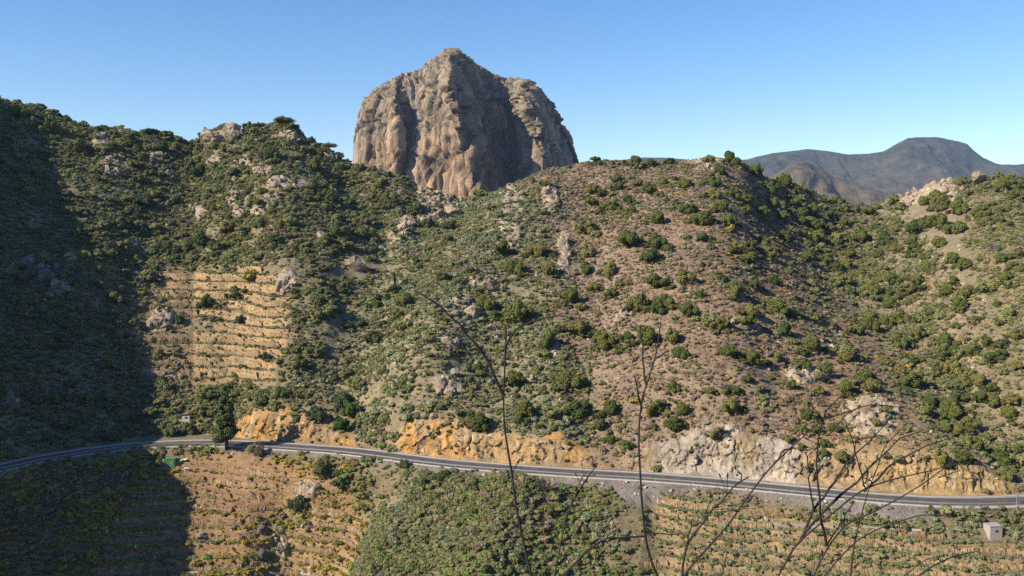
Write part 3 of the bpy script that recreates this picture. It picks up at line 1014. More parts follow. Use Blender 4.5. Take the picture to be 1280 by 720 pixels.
for key in TERR:
    ws = sorted([w_ for w_ in walls if w_[0] == key], key=lambda w_: w_[1])
    # rows of walls from the top, and within a row from the left
    row, rows_ = [], []
    for w_ in ws:
        if row and w_[1] - row[0][1] > 7:
            rows_.append(row); row = []
        row.append(w_)
    if row:
        rows_.append(row)
    for ri, row in enumerate(rows_):
        row.sort(key=lambda w_: w_[2])
        for ci, w_ in enumerate(row):
            lw = 'long' if w_[3] > 42 else ('short' if w_[3] < 20 else 'low')
            side = '' if len(row) == 1 else (', %s from left' % ordinal(ci))
            w_[4]['label'] = ('%s tan dry stone wall %s, row %s from top%s' % (lw, PLACE[key], ordinal(min(ri, 19)), side)).replace('on the terraced field ', 'of the field ') if False else \
                '%s tan stone wall %s, %s row down%s' % (lw, PLACE[key], ordinal(min(ri, 19)), side)
            w_[4]['kind'] = 'thing'
            w_[4]['group'] = {'upper': 'dry stone walls of the upper terraces', 'lower': 'dry stone walls of the lower terraces', 'right': 'dry stone walls of the right terraces'}[key]

# ------------------------------------------------------------------ rocks
def rock_mesh(name, seed, npts=22, sharp=0.85, cuts=1):
    r = np.random.default_rng(seed)
    def fn(bm):
        for _ in range(npts):
            d = r.normal(0, 1, 3)
            d /= np.linalg.norm(d)
            d *= r.uniform(sharp, 1.0)
            bm.verts.new((d[0], d[1] * 0.85, d[2] * 0.85))
        res = bmesh.ops.convex_hull(bm, input=list(bm.verts))
        bmesh.ops.delete(bm, geom=[g for g in res['geom_interior'] if isinstance(g, bmesh.types.BMVert)], context='VERTS')
        if cuts:
            bmesh.ops.subdivide_edges(bm, edges=list(bm.edges), cuts=cuts, use_grid_fill=True)
            for v_ in bm.verts:
                v_.co *= 1 + 0.10 * float(r.normal())
        bmesh.ops.triangulate(bm, faces=list(bm.faces))
    return bm_mesh(name, fn)
ROCKS = {}
def rock_variants(mat):
    if mat.name not in ROCKS:
        L = [rock_mesh('rock', 100 + k + len(mat.name)) for k in range(6)]
        for me in L:
            me.materials.append(mat)
        ROCKS[mat.name] = L
    return ROCKS[mat.name]

rr_ = random.Random(21)
def boulder(px, py, w, h, mat, label, sink=0.25):
    p, n_ = ground(px, py + h * 0.3)
    m = p.y / F
    o = link('boulder', rr_.choice(rock_variants(mat)), None, label=label, category='boulder', group='boulders on the slopes')
    o.location = p + Vector((0, 0, h * m * (0.5 - sink)))
    o.scale = (w * m * 0.56, (w + h) * m * 0.28, h * m * 0.6)
    o.rotation_euler = (rr_.uniform(-.2, .2), rr_.uniform(-.25, .25), rr_.uniform(0, 6))
    o.rotation_euler.z = rr_.choice((0, math.pi)) + rr_.uniform(-.4, .4)
    return o

def outcrop(px, py, w, h, nb, mat, label, tilt=0.0, big=0.32):
    p, n_ = ground(px, py)
    root = empty('rock_outcrop', p, label=label, category='rock outcrop', group='rock outcrops on the slopes')
    for k in range(nb):
        fx_ = rr_.uniform(-0.5, 0.5)
        fy_ = rr_.uniform(-0.5, 0.5)
        q, nq = ground(px + fx_ * w, py + fy_ * h + fx_ * w * tilt)
        if q is None:
            continue
        m = q.y / F
        s_ = (min(w, h * 1.6) * big * rr_.uniform(0.45, 1.05)) * m
        o = link('block', rr_.choice(rock_variants(mat)), None, root)
        o.location = q - p + Vector((0, 0.15 * s_, 0.1 * s_))
        o.scale = (s_ * rr_.uniform(.8, 1.35), s_ * rr_.uniform(.7, 1.1), s_ * rr_.uniform(.7, 1.2))
        o.rotation_euler = (rr_.uniform(-.5, .5), rr_.uniform(-.5, .5), rr_.uniform(0, 6.3))
    return root

outcrop(276, 168, 46, 15, 9, M_ROCK, 'broad pale jagged outcrop on the left skyline', big=.5)
outcrop(365, 172, 30, 13, 7, M_ROCK, 'pale broken outcrop just below the umbrella pine on the skyline', big=.4)
outcrop(315, 214, 50, 26, 10, M_ROCK, 'scattered tan crags below the skyline of the left hill', big=.18)
outcrop(352, 242, 40, 16, 9, M_ROCK, 'pale slabby outcrop left of the pointed boulder', big=.26)
outcrop(298, 260, 26, 36, 8, M_ROCK, 'tan broken crags in the middle of the left hill', big=.2)
outcrop(245, 262, 16, 26, 5, M_ROCK, 'narrow upright pale outcrop among dark bushes')
boulder(378, 229, 19, 17, M_ROCKG, 'grey pointed boulder on the left hill below the skyline')
outcrop(552, 238, 50, 48, 34, M_ROCK, 'large pale broken outcrop at the foot of the rock peak', big=.15)
outcrop(546, 268, 40, 14, 6, M_ROCK, 'low pale ledge of rock below the large outcrop', big=.5)
outcrop(642, 256, 26, 34, 8, M_ROCK, 'tan steep outcrop on the ridge right of the saddle')
outcrop(688, 250, 15, 30, 5, M_ROCK, 'thin upright tan rock rib near the ridge top')
boulder(445, 328, 27, 20, M_ROCK, 'big pale boulder above the palm')
outcrop(498, 286, 26, 16, 6, M_ROCK, 'small pale crag beside the dark ravine', big=.45)
outcrop(360, 362, 18, 18, 5, M_ROCK, 'small pale crag at the top right corner of the upper terraces', big=.45)
outcrop(201, 402, 26, 20, 6, M_ROCKG, 'grey craggy outcrop at the left edge of the upper terraces', big=.3)
outcrop(214, 466, 24, 8, 4, M_ROCKG, 'flat grey slab lying at the foot of the upper terraces', tilt=-.4, big=.6)
outcrop(610, 362, 46, 12, 7, M_ROCK, 'slanting line of pale rock on the middle spur', tilt=-.6, big=.5)
outcrop(580, 400, 40, 20, 10, M_ROCK, 'cluster of pale broken rocks under the slanting rock line', big=.35)
boulder(568, 466, 15, 13, M_ROCKG, 'grey rounded boulder standing clear on the middle spur')
boulder(549, 488, 9, 13, M_ROCK, 'small upright pale boulder, left one of a pair')
boulder(561, 489, 13, 13, M_ROCK, 'pale boulder, right one of a pair on the middle spur')
boulder(541, 520, 10, 10, M_ROCK, 'small tan boulder just above the orange road cut')
outcrop(706, 312, 12, 50, 7, M_ROCK, 'vertical streak of pale rock at the left edge of the brown slope', big=.5)
outcrop(1160, 242, 80, 20, 24, M_ROCK, 'long pale outcrop on the right skyline', tilt=-.30, big=.27)
boulder(1221, 226, 22, 19, M_ROCK, 'large tan boulder standing on the right skyline', 0.1)
outcrop(1196, 244, 20, 18, 5, M_ROCK, 'pale blocks under the skyline boulder', big=.45)
boulder(326, 661, 10, 12, M_ROCKD, 'small dark boulder on the field below the road')
outcrop(350, 672, 10, 44, 8, M_ROCKD, 'upright stack of dark stones on the field below the road', big=.62)
boulder(328, 691, 18, 13, M_ROCKD, 'dark low boulder at the foot of the lower field')
boulder(253, 669, 19, 12, M_ROCKG, 'pale grey boulder near the shadow edge on the lower field')
outcrop(386, 606, 22, 10, 6, M_ROCKG, 'grey rocks under bushes at the top of the lower field', big=.28)
outcrop(146, 214, 30, 12, 6, M_ROCK, 'reddish tan crag on the upper left hill', big=.4)
outcrop(192, 197, 22, 10, 5, M_ROCK, 'small pale crag near the left skyline', big=.45)
boulder(1243, 309, 17, 10, M_ROCKD, 'dark boulder on the grassy slope at far right')
outcrop(888, 207, 50, 9, 7, M_ROCK, 'pale rocks on the skyline of the brown hill', big=.5)
outcrop(640, 300, 16, 16, 5, M_ROCK, 'small tan crag near the top of the middle spur', big=.42)
boulder(998, 491, 11, 4, M_ROCK, 'flat white stone on the brown slope')
outcrop(1090, 520, 44, 34, 10, M_ROCK, 'orange tan crags above the right road cut', big=.26)
outcrop(420, 197, 22, 8, 5, M_ROCK, 'small rocks on the skyline left of the rock peak', big=.5)
outcrop(60, 345, 40, 22, 7, M_ROCKG, 'grey crags in the deep shade of the left slope', big=.3)
outcrop(1030, 575, 20, 26, 6, M_ROCKG, 'grey cracked crag beside the white road cut', big=.4)

# ------------------------------------------------------------------ foliage meshes
def crown_np(seed, blobs, nleaf, leaf, fill=0.72, up=0.25):
    """leaf faces spread over and inside a set of ellipsoid clumps"""
    r = np.random.default_rng(seed)
    wts = np.array([b[3] * b[4] for b in blobs]); wts = wts / wts.sum()
    which = r.choice(len(blobs), nleaf, p=wts)
    B = np.array(blobs)[which]
    d = r.normal(0, 1, (nleaf, 3))
    d /= np.linalg.norm(d, axis=1, keepdims=True)
    rad = r.uniform(fill, 1.06, nleaf)
    C = B[:, :3] + d * np.stack([B[:, 3], B[:, 3], B[:, 4]], 1) * rad[:, None]
    nrm_ = d + np.array([0, 0, up]) + r.normal(0, 0.45, (nleaf, 3))
    nrm_ /= np.linalg.norm(nrm_, axis=1, keepdims=True)
    t1 = np.cross(nrm_, r.normal(0, 1, (nleaf, 3)))
    t1 /= np.linalg.norm(t1, axis=1, keepdims=True) + 1e-9
    t2 = np.cross(nrm_, t1)
    s_ = leaf * r.uniform(0.6, 1.3, nleaf)[:, None]
    V = np.stack([C - t1 * s_ - t2 * s_ * .5, C + t1 * s_ * .9 - t2 * s_ * .6, C + t1 * s_ * .6 + t2 * s_ * .7, C - t1 * s_ * .7 + t2 * s_ * .6], 1).reshape(-1, 3)
    Q = np.arange(nleaf * 4).reshape(-1, 4)
    return V, Q

def core_np(blobs, k=0.66):
    V, T = [], []
    bm = bmesh.new()
    bmesh.ops.create_icosphere(bm, subdivisions=1, radius=1)
    bv = np.array([v_.co for v_ in bm.verts]); bt = np.array([[v_.index for v_ in f.verts] for f in bm.faces])
    bm.free()
    o = 0
    for b in blobs:
        V.append(bv * np.array([b[3], b[3], b[4]]) * k + np.array(b[:3]))
        T.append(bt + o)
        o += len(bv)
    return np.concatenate(V), np.concatenate(T)

def crown_mesh(name, seed, blobs, nleaf, leaf, mat, fill=0.72, core=0.66, up=0.25):
    V, Q = crown_np(seed, blobs, nleaf, leaf, fill, up)
    if core:
        cv, ct = core_np(blobs, core)
        me = mesh_np(name, np.concatenate([V, cv]), quads=Q, tris=ct + len(V))
    else:
        me = mesh_np(name, V, quads=Q)
    me.materials.append(mat)
    return me

def bush_blobs(seed, n=8, flat=0.62):
    r = random.Random(seed)
    L = [(r.uniform(-.15, .15), r.uniform(-.15, .15), 0.40, r.uniform(.42, .58), r.uniform(.34, .46))]
    ecc = r.uniform(.6, 1.0); turn = r.uniform(0, 3.1)
    for k in range(n + 3):
        a = r.uniform(0, 6.283)
        d = r.uniform(0.2, 0.86)
        x_, y_ = math.cos(a) * d, math.sin(a) * d * ecc
        s_ = r.uniform(0.16, 0.44) * (1.15 - .5 * d)
        L.append((x_ * math.cos(turn) - y_ * math.sin(turn), x_ * math.sin(turn) + y_ * math.cos(turn), r.uniform(0.16, 0.50 + .35 * (1 - d)), s_, s_ * r.uniform(0.6, .95)))
    for k in range(3):
        L.append((r.uniform(-.4, .4), r.uniform(-.4, .4), r.uniform(.58, .86), r.uniform(.16, .34), r.uniform(.14, .28)))
    return L

J_CROWN = [crown_mesh('crown', 300 + k, bush_blobs(300 + k, 6 + k % 4), 3200, 0.062, M_JUNI, fill=.84, core=.8) for k in range(7)]
B_CROWN = [crown_mesh('crown', 340 + k, bush_blobs(340 + k, 6 + k % 3), 2200, 0.07, M_BRIGHT) for k in range(3)]
D_CROWN = [crown_mesh('crown', 360 + k, bush_blobs(360 + k, 6), 1500, 0.05, M_DRY, fill=.3, core=0) for k in range(2)]
def trunk_mesh(name, seed, h, r0, limbs, spread):
    r = random.Random(seed)
    V, Q = [], []
    tube([(0, 0, -.25), (r.uniform(-.04, .04), 0, h * .4), (r.uniform(-.08, .08), r.uniform(-.08, .08), h)], [r0, r0 * .75, r0 * .4], 6, V, Q)
    for k in range(limbs):
        a = 6.283 * k / limbs + r.uniform(-.4, .4)
        z = h * r.uniform(.25, .7)
        tube([(0, 0, z), (math.cos(a) * spread * .5, math.sin(a) * spread * .5, z + .14), (math.cos(a) * spread, math.sin(a) * spread, z + .3)],
             [r0 * .5, r0 * .35, r0 * .15], 5, V, Q)
    me = mesh_np(name, np.array(V), quads=np.array(Q))
    me.materials.append(M_BARK)
    return me
J_TRUNK = [trunk_mesh('trunk', 400 + k, .42, .075, 5, .5) for k in range(3)]

# ------------------------------------------------------------------ juniper bushes: (x, y, width) of each in the photograph
def zl(ox, oy, k, L):
    return [(ox + a / k, oy + b / k, c / k) for a, b, c in L]
J = []
J += zl(700, 170, 3, [(130,200,60),(160,212,50),(120,240,55),(250,238,55),(265,275,40),(335,200,65),(370,215,45),(190,265,70),(360,310,80),(480,275,70),(435,245,40),(430,275,30),(540,220,40),(582,215,70),(608,258,60),(575,275,40),(535,310,105),(630,315,85),(650,215,65),(700,240,70),(690,275,60),(100,340,100),(262,390,105),(370,405,95),(340,455,80),(100,500,65),(180,500,78),(135,565,60),(190,588,58),(360,545,90),(255,555,40),(470,535,95),(535,380,60),(565,415,40),(720,408,55),(650,427,62),(715,462,78),(785,445,75),(850,380,80),(730,555,70),(803,543,55),(880,603,30),(655,590,75),(810,640,100),(715,655,90),(870,665,55),(290,635,110),(380,630,80),(480,655,80),(30,600,90),(590,712,80),(735,130,80),(600,130,60),(655,100,60),(570,165,70),(470,175,78),(385,170,50),(220,155,50),(220,190,60),(140,92,46),(285,100,60),(345,100,50),(410,95,45),(560,90,50),(630,82,66),(760,290,70),(800,250,75),(830,300,70),(925,455,80),(850,170,70),(790,190,78),(890,200,60),(870,240,80),(940,280,70),(900,320,60),(530,480,30),(600,470,28)])
J += zl(960, 150, 3, [(60,457,70),(20,520,60),(25,605,55),(100,665,32),(155,515,62),(205,522,60),(130,345,60),(170,395,80),(190,440,80),(230,360,50),(275,600,80),(290,380,50),(260,470,60),(300,540,60),(300,500,60),(250,550,60),(360,590,80),(400,640,90),(430,570,70),(460,690,80),(470,600,70),(410,500,60),(345,440,80),(440,450,70),(480,480,60),(540,480,70),(510,640,80),(560,600,70),(600,550,70),(660,640,90),(690,600,60),(740,650,80),(720,690,90),(640,460,78),(560,410,95),(600,385,90),(650,380,80),(705,402,88),(800,350,80),(720,330,85),(740,540,70),(690,520,70),(620,310,105),(470,300,66),(380,340,60),(420,420,50),(890,590,60),(865,370,40),(900,385,36),(880,518,58),(950,560,40),(940,500,60),(800,630,50),(870,250,60),(920,280,58),(890,230,66),(940,240,60),(720,235,66),(580,510,60)])
J += zl(960, 360, 3, [(30,65,80),(95,95,50),(65,160,80),(240,145,45),(160,210,105),(40,260,55),(140,290,60),(130,235,55),(220,305,70),(180,330,60),(290,255,70),(305,220,50),(350,265,42),(365,335,98),(390,368,78),(290,375,88),(80,360,65),(190,385,48),(75,420,38),(440,268,45),(380,135,80),(440,130,60),(340,165,40),(300,155,50),(500,110,90),(560,170,90),(490,200,90),(650,200,95),(650,258,70),(700,240,68),(760,240,78),(820,205,66),(860,260,88),(690,300,95),(640,310,60),(540,350,105),(500,310,60),(540,275,50),(720,355,88),(790,350,78),(830,370,66),(800,410,78),(850,430,68),(920,415,80),(900,470,80),(600,425,85),(680,460,105),(660,520,80),(720,540,88),(760,500,78),(930,285,58),(440,460,58),(405,500,52),(140,470,78),(120,530,60),(180,540,45),(250,525,55),(210,580,50),(125,600,45),(270,632,70),(205,620,40),(650,640,98),(730,635,78),(790,590,70),(880,650,98),(890,700,80),(850,620,66),(945,600,50),(930,180,68)])
J += zl(640, 360, 3, [(30,90,105),(210,30,95),(370,20,60),(470,70,115),(540,75,80),(592,60,70),(665,85,78),(780,155,78),(805,235,88),(905,270,78),(890,120,70),(840,25,66),(430,190,60),(500,190,112),(595,185,88),(625,245,78),(340,195,105),(245,150,100),(140,200,88),(210,340,118),(250,460,125),(335,515,66),(610,370,66),(540,450,98),(640,460,78),(610,510,88),(740,380,58),(835,390,54),(880,340,48),(820,445,98),(770,548,72),(10,340,95),(370,460,86),(40,460,105),(700,300,28),(800,390,38)])
J += zl(400, 300, 3, [(720,100,105),(820,40,78),(680,40,85),(620,232,98),(860,110,78),(850,380,105),(730,525,112),(930,500,130),(590,682,105),(920,220,78),(320,232,86)])
BRIGHT = zl(700, 170, 3, [(525, 590, 48)]) + zl(400, 300, 3, [(730, 282, 125), (210, 235, 56), (120, 640, 100), (82, 690, 84), (362, 270, 36), (250, 215, 40)]) + \
    zl(640, 360, 3, [(368, 572, 62), (430, 592, 58), (395, 238, 40)]) + zl(480, 480, 1, [(110, 160, 20)])
ded = []
for a in J:
    if all((a[0] - b[0]) ** 2 + (a[1] - b[1]) ** 2 > 64 for b in ded):
        ded.append(a)
J = ded

MARKS = [('on the skyline of the brown hill', 780, 200), ('on the skyline near the pale rocks', 900, 205), ('at the top of the brown slope', 850, 240),
         ('near the vertical streak of pale rock', 735, 300), ('in the middle of the brown slope', 865, 290), ('on the upper right shoulder of the brown hill', 950, 260),
         ('at the right edge of the bare slope', 980, 340), ('on the bare orange slope', 925, 380), ('above the white road cut', 900, 500),
         ('left of the bare orange slope', 830, 400), ('between the middle spur and the brown slope', 770, 470), ('behind the tall left stalk', 640, 470),
         ('near the bright green bush of the spur', 650, 390), ('beside the slanting rock line', 630, 330), ('on the middle spur below the boulders', 600, 540),
         ('at the head of the shaded gully', 1020, 280), ('in the upper part of the shaded gully', 1070, 340), ('in the middle of the shaded gully', 1130, 400),
         ('in the lower part of the shaded gully', 1220, 480), ('below the right skyline outcrop', 1150, 290), ('under the large skyline boulder', 1210, 255),
         ('on the grassy slope at far right', 1255, 310), ('on the slope above the hut', 1230, 580), ('above the yellow road cut', 1110, 520),
         ('right of the white road cut', 1020, 560), ('just right of the bare orange slope', 1010, 420), ('at the far right edge of the gully', 1275, 400),
         ('left of the grassy slope', 1200, 370), ('on the ridge below the rock peak', 690, 250), ('above the gully right of the bare slope', 1060, 440)]
def mark_of(px, py):
    return min(MARKS, key=lambda m_: (m_[1] - px) ** 2 + ((m_[2] - py) * 1.2) ** 2)[0]

def size_word(w_):
    return 'tiny' if w_ < 12 else 'small' if w_ < 18 else 'medium' if w_ < 25 else 'large' if w_ < 33 else 'very large'

SHRUBS = []
def bush(px, py, w_, crowns, rnd, name, kind, tall=0.95):
    p, n_ = ground(px, py + w_ * 0.22)
    if p is None:
        return None
    m = p.y / F
    R = w_ * m * 0.5
    root = empty(name, p, (0, 0, rnd.uniform(0, 6.28)), (R * 1.02, R * rnd.uniform(.85, 1.05), R * tall * rnd.uniform(1.05, 1.4)), category=kind)
    SHRUBS.append((p, R))
    c = link('crown', rnd.choice(crowns), None, root)
    t = link('trunk', rnd.choice(J_TRUNK), None, root)
    return root

rb = random.Random(5)
made = {}
for (px, py, w_) in J:
    o = bush(px, py, w_, J_CROWN, rb, 'juniper_bush', 'bush')
    if o:
        made.setdefault((mark_of(px, py), size_word(w_)), []).append((px, py, o))
for (mk, sz), L in made.items():
    L.sort()
    for k, (px, py, o) in enumerate(L):
        o['group'] = 'juniper bushes on the slope above the road'
        pos = '' if len(L) == 1 else 'leftmost ' if k == 0 else 'rightmost ' if k == len(L) - 1 else '%s from left, ' % ordinal(min(k, 19))
        if len(L) > 1 and k == len(L) - 1 or k == 0:
            o['label'] = '%s%s juniper bush %s' % (pos, sz, mk)
        else:
            o['label'] = '%s juniper bush, %s %s' % (sz, pos.strip(' ,') , mk)
BL = ['small bright green bush left of the bare orange slope', 'very large bright green bush on the middle spur', 'bright green bush below and right of the palm',
      'large fresh green bush above the orange road cut at left', 'fresh green bush low above the left orange cut', 'small bright bush right of the palm',
      'small bright green bush just below the palm', 'fresh green bush above the road behind the second stalk', 'second fresh green bush above the road right of the first',
      'small fresh green bush high in the green gully', 'small green bush at the upper edge of the orange cut']
for (px, py, w_), lab in zip(BRIGHT, BL):
    o = bush(px, py, w_, B_CROWN, rb, 'green_bush', 'bush')
    if o:
        o['label'] = lab
        o['group'] = 'bright green bushes'

# evergreen bushes of the left hill that stand out from the thicket, and others
EV = [(250, 215, 26, 'dark bush left of the scattered crags on the left hill'), (335, 195, 30, 'large dark bush below the broken skyline outcrop'),
      (390, 205, 24, 'dark bush on the skyline slope right of the pine'), (410, 245, 26, 'dark bush right of the pointed boulder'),
      (425, 290, 32, 'large dark bush in the middle of the left hill'), (285, 285, 26, 'dark bush left of the tan broken crags'),
      (250, 300, 30, 'large dark bush above the upper terraces'), (205, 310, 28, 'dark bush above the left end of the upper terraces'),
      (180, 250, 30, 'large dark bush near the shadow edge on the left hill'), (150, 280, 26, 'dark bush just right of the shadow edge'),
      (340, 300, 26, 'dark bush above the right end of the upper terraces'), (480, 250, 26, 'dark bush on the slope left of the ravine'),
      (520, 262, 22, 'dark bush at the edge of the ravine below the peak'), (455, 275, 24, 'dark bush above the big pale boulder'),
      (100, 185, 30, 'large bush near the top of the left hill'), (62, 160, 26, 'bush on the far left skyline'), (30, 140, 30, 'large bush at the left skyline corner'),
      (200, 185, 22, 'bush below the left skyline dip'), (160, 175, 22, 'rounded bush on the left skyline'), (225, 400, 16, 'dark bush among the upper terraces'),
      (258, 378, 24, 'dark bush in the centre of the upper terraces'), (300, 400, 14, 'small bush on the upper terraces'),
      (330, 445, 16, 'bush at the right side of the upper terraces'), (372, 632, 32, 'round dark green bush standing on the lower field'),
      (400, 592, 34, 'large bush below the road at the top of the lower field'), (425, 605, 24, 'bush on the crest of the lower spur'),
      (1165, 640, 16, 'small bush below the road left of the hut'), (1225, 648, 16, 'green bush just left of the hut'),
      (550, 596, 26, 'green bush hugging the road embankment'), (590, 603, 24, 'bush right of the first embankment bush'),
      (505, 582, 18, 'small bush at the road edge by the bend'), (395, 520, 26, 'dark green bush above the left orange cut'),
      (430, 500, 30, 'dark green bush in the gully above the left orange cut'), (235, 535, 26, 'bush below the white box above the road'),
      (215, 540, 24, 'bush at the shadow edge above the road'), (355, 490, 22, 'green bush right of the upper terraces foot'),
      (375, 455, 26, 'fresh looking bush on the slope right of the terraces')]
E_CROWN = [crown_mesh('crown', 380 + k, bush_blobs(380 + k, 7), 2600, 0.06, M_PINE) for k in range(4)]
for px, py, w_, lab in EV:
    o = bush(px, py, w_, E_CROWN, rb, 'evergreen_bush', 'bush', 1.05)
    if o:
        o['label'] = lab
        o['group'] = 'larger evergreen bushes'
o = bush(322, 566, 24, D_CROWN, rb, 'dry_bush', 'bush', 1.3)
o['label'] = 'pale leafless bush at the road edge right of the tall pine'

# ------------------------------------------------------------------ pines
def pine(px, py, hpx, seed, label, whorls, wpx, umbrella=False):
    p, n_ = ground(px, py)
    m = p.y / F
    H, W = hpx * m, wpx * m * .5
    r = random.Random(seed)
    root = empty('pine_tree', p, label=label, category='tree', group='pines and small trees')
    V, Q = [], []
    tube([(0, 0, -1.0), (0.02 * H, 0, .35 * H), (-.02 * H, .02 * H, .7 * H), (0, 0, H * .97)], [.028 * H, .022 * H, .014 * H, .004 * H], 8, V, Q)
    blobs = []
    for k in range(whorls):
        f = (k + .5) / whorls
        z = H * ((0.72 + .26 * f) if umbrella else (0.14 + .80 * f))
        reach = W * ((1.0 - .3 * f) if umbrella else (1 - .78 * f) * r.uniform(.65, 1.1) + .12)
        nb = r.randint(4, 6)
        a0 = r.uniform(0, 6)
        for j in range(nb):
            if r.random() < 0.14:
                continue
            a = a0 + 6.283 * j / nb + r.uniform(-.3, .3)
            q = reach * r.uniform(.6, 1.1)
            zz_ = z + r.uniform(-.02, .05) * H
            e = (math.cos(a) * q, math.sin(a) * q, zz_)
            tube([(0, 0, z - .05 * H), (e[0] * .5, e[1] * .5, z - .03 * H), e], [.008 * H, .005 * H, .002 * H], 5, V, Q)
            s_ = reach * r.uniform(.3, .5) + .02 * H
            blobs.append((e[0] * .85, e[1] * .85, e[2], s_, s_ * (.5 if umbrella else .7)))
            blobs.append((e[0] * .5, e[1] * .5, e[2] - .02 * H, s_ * .8, s_ * .5))
    blobs.append((0, 0, H * .96, W * .22, W * .35))
    me = mesh_np('trunk', np.array(V), quads=np.array(Q)); me.materials.append(M_BARK)
    link('trunk', me, None, root)
    link('crown', crown_mesh('crown', seed, blobs, 6500, .019 * H if not umbrella else .03 * H, M_PINE, fill=.35, core=.42), None, root)
pine(283, 561, 80, 51, 'tall pine tree standing at the road edge by the left orange cut', 10, 30)
pine(352, 163, 16, 52, 'umbrella shaped pine on top of the left skyline outcrop', 2, 26, True)
pine(410, 190, 12, 53, 'small umbrella pine on the skyline left of the rock peak', 2, 20, True)
pine(366, 168, 14, 54, 'small pine right of the umbrella pine on the skyline', 2, 18, True)
pine(322, 164, 11, 55, 'small pine on the skyline left of the umbrella pine', 2, 16, True)
pine(744, 204, 9, 56, 'small flat topped tree on the skyline right of the rock peak', 2, 14, True)
pine(1010, 590, 0.1 + 14, 58, 'small dark pine above the white road cut', 3, 10)

# ------------------------------------------------------------------ palm and agave
def frond(L, wid, droop, seed, n=6):
    V, T = [], []
    for k in range(n + 1):
        t = k / n
        x = L * t * (1 - .12 * t)
        z = L * (.55 * t - droop * t * t)
        ww = wid * (0.25 + math.sin(math.pi * min(1, t * .92 + .08)) ) * .6
        V += [(x, -ww, z - .35 * ww), (x, 0, z), (x, ww, z - .35 * ww)]
    Q = []
    for k in range(n):
        a = k * 3
        Q += [(a, a + 3, a + 4, a + 1), (a + 1, a + 4, a + 5, a + 2)]
    return mesh_np('frond', np.array(V), quads=np.array(Q))
p, n_ = ground(493, 358)
palm = empty('palm_tree', p, label='small palm with arching fronds on the green slope left of the stalk tip', category='palm')
palm.scale = (1.35,) * 3
V, Q = [], []
tube([(0, 0, -.6), (.05, 0, 1.2), (0, 0, 2.5)], [.34, .28, .3], 8, V, Q)
link('trunk', mesh_np('trunk', np.array(V), quads=np.array(Q)), M_BARK, palm)
FR = [frond(3.3, .34, .75, k) for k in range(1)] + [frond(3.2, .34, 1.15, 1), frond(2.7, .3, .35, 2)]
for me in FR:
    me.materials.append(M_PALM)
for k in range(22):
    o = link('frond', FR[k % 3], None, palm)
    o.location = (0, 0, 2.5)
    o.rotation_euler = (0, -0.55 * ((k % 3) == 2), k * 2.4)
p, n_ = ground(684, 612)
ag = empty('agave', p, label='large spiky half dry agave on the embankment below the road', category='agave')
ag.scale = (1.35,) * 3
LF = [frond(2.9, .2, .45, 4, 4), frond(2.7, .2, .05, 5, 4)]
LF[0].materials.append(M_DRY); LF[1].materials.append(M_DRY)
for k in range(26):
    o = link('leaf', LF[k % 2], None, ag)
    o.location = (0, 0, .15)
    o.rotation_euler = (0, -random.uniform(-.2, .75), k * 2.4)

# ------------------------------------------------------------------ small buildings, tank, boxes, walls
def hut(px, py, wpx, hpx, d, mat, name, label, cat, rotz=0.0, window=True, roof_mat=None, door=False):
    p, n_ = ground(px, py)
    m = p.y / F
    w_, h_ = wpx * m, hpx * m
    root = empty(name, p + Vector((0, .3, 0)), (0, 0, rotz), label=label, category=cat)
    link('body', box_mesh('body', w_, d, h_ + .8, .04, -.8), mat, root)
    link('roof', box_mesh('roof', w_ + .16, d + .16, .14, .03, h_ + .003), roof_mat or mat, root)
    if window:
        fr = link('window', box_mesh('window', .62, .1, .5, .01, h_ * .45, (0, -d / 2 - .02)), M_CONCG, root)
        link('pane', box_mesh('pane', .44, .06, .34, 0, h_ * .45 + .08, (0, -d / 2 - .06)), M_DARK, fr)
    if door:
        link('door', box_mesh('door', .8, .08, h_ * .8, .01, 0.0, (w_ * .2, -d / 2 - .02)), M_CONCG, root)
    return root
hut(1240, 668, 17, 13, 2.2, M_CONC, 'concrete_hut', 'small square pale concrete hut with one window below the road at right', 'hut', .12)
hut(233, 525, 9, 7, 1.3, M_PAINT, 'utility_box', 'small white box with a dark roof among bushes above the road', 'utility box', .2, True, M_DARK)
hut(212, 580, 12, 7, 1.8, M_GREEN, 'green_shed', 'small green shed at the shadow edge below the road', 'shed', .1, False, M_GREEN, True)
hut(232, 589, 5, 4, .8, M_PAINT, 'white_crate', 'small white crate below the green shed', 'crate', .4, False)
p, n_ = ground(229, 577)
def sheet_fn(bm):
    bmesh.ops.create_grid(bm, x_segments=6, y_segments=5, size=1)
    for v_ in bm.verts:
        v_.co = Vector((v_.co.x * .95, v_.co.y * .5, .45 + .3 * v_.co.x + .2 * math.sin(3 * v_.co.x + 5 * v_.co.y)))
    bmesh.ops.solidify(bm, geom=list(bm.faces), thickness=.05)
o = link('tarpaulin', bm_mesh('tarpaulin', sheet_fn), M_PAINT, label='crumpled white sheet lying just right of the green shed', category='tarpaulin')
o.location = p

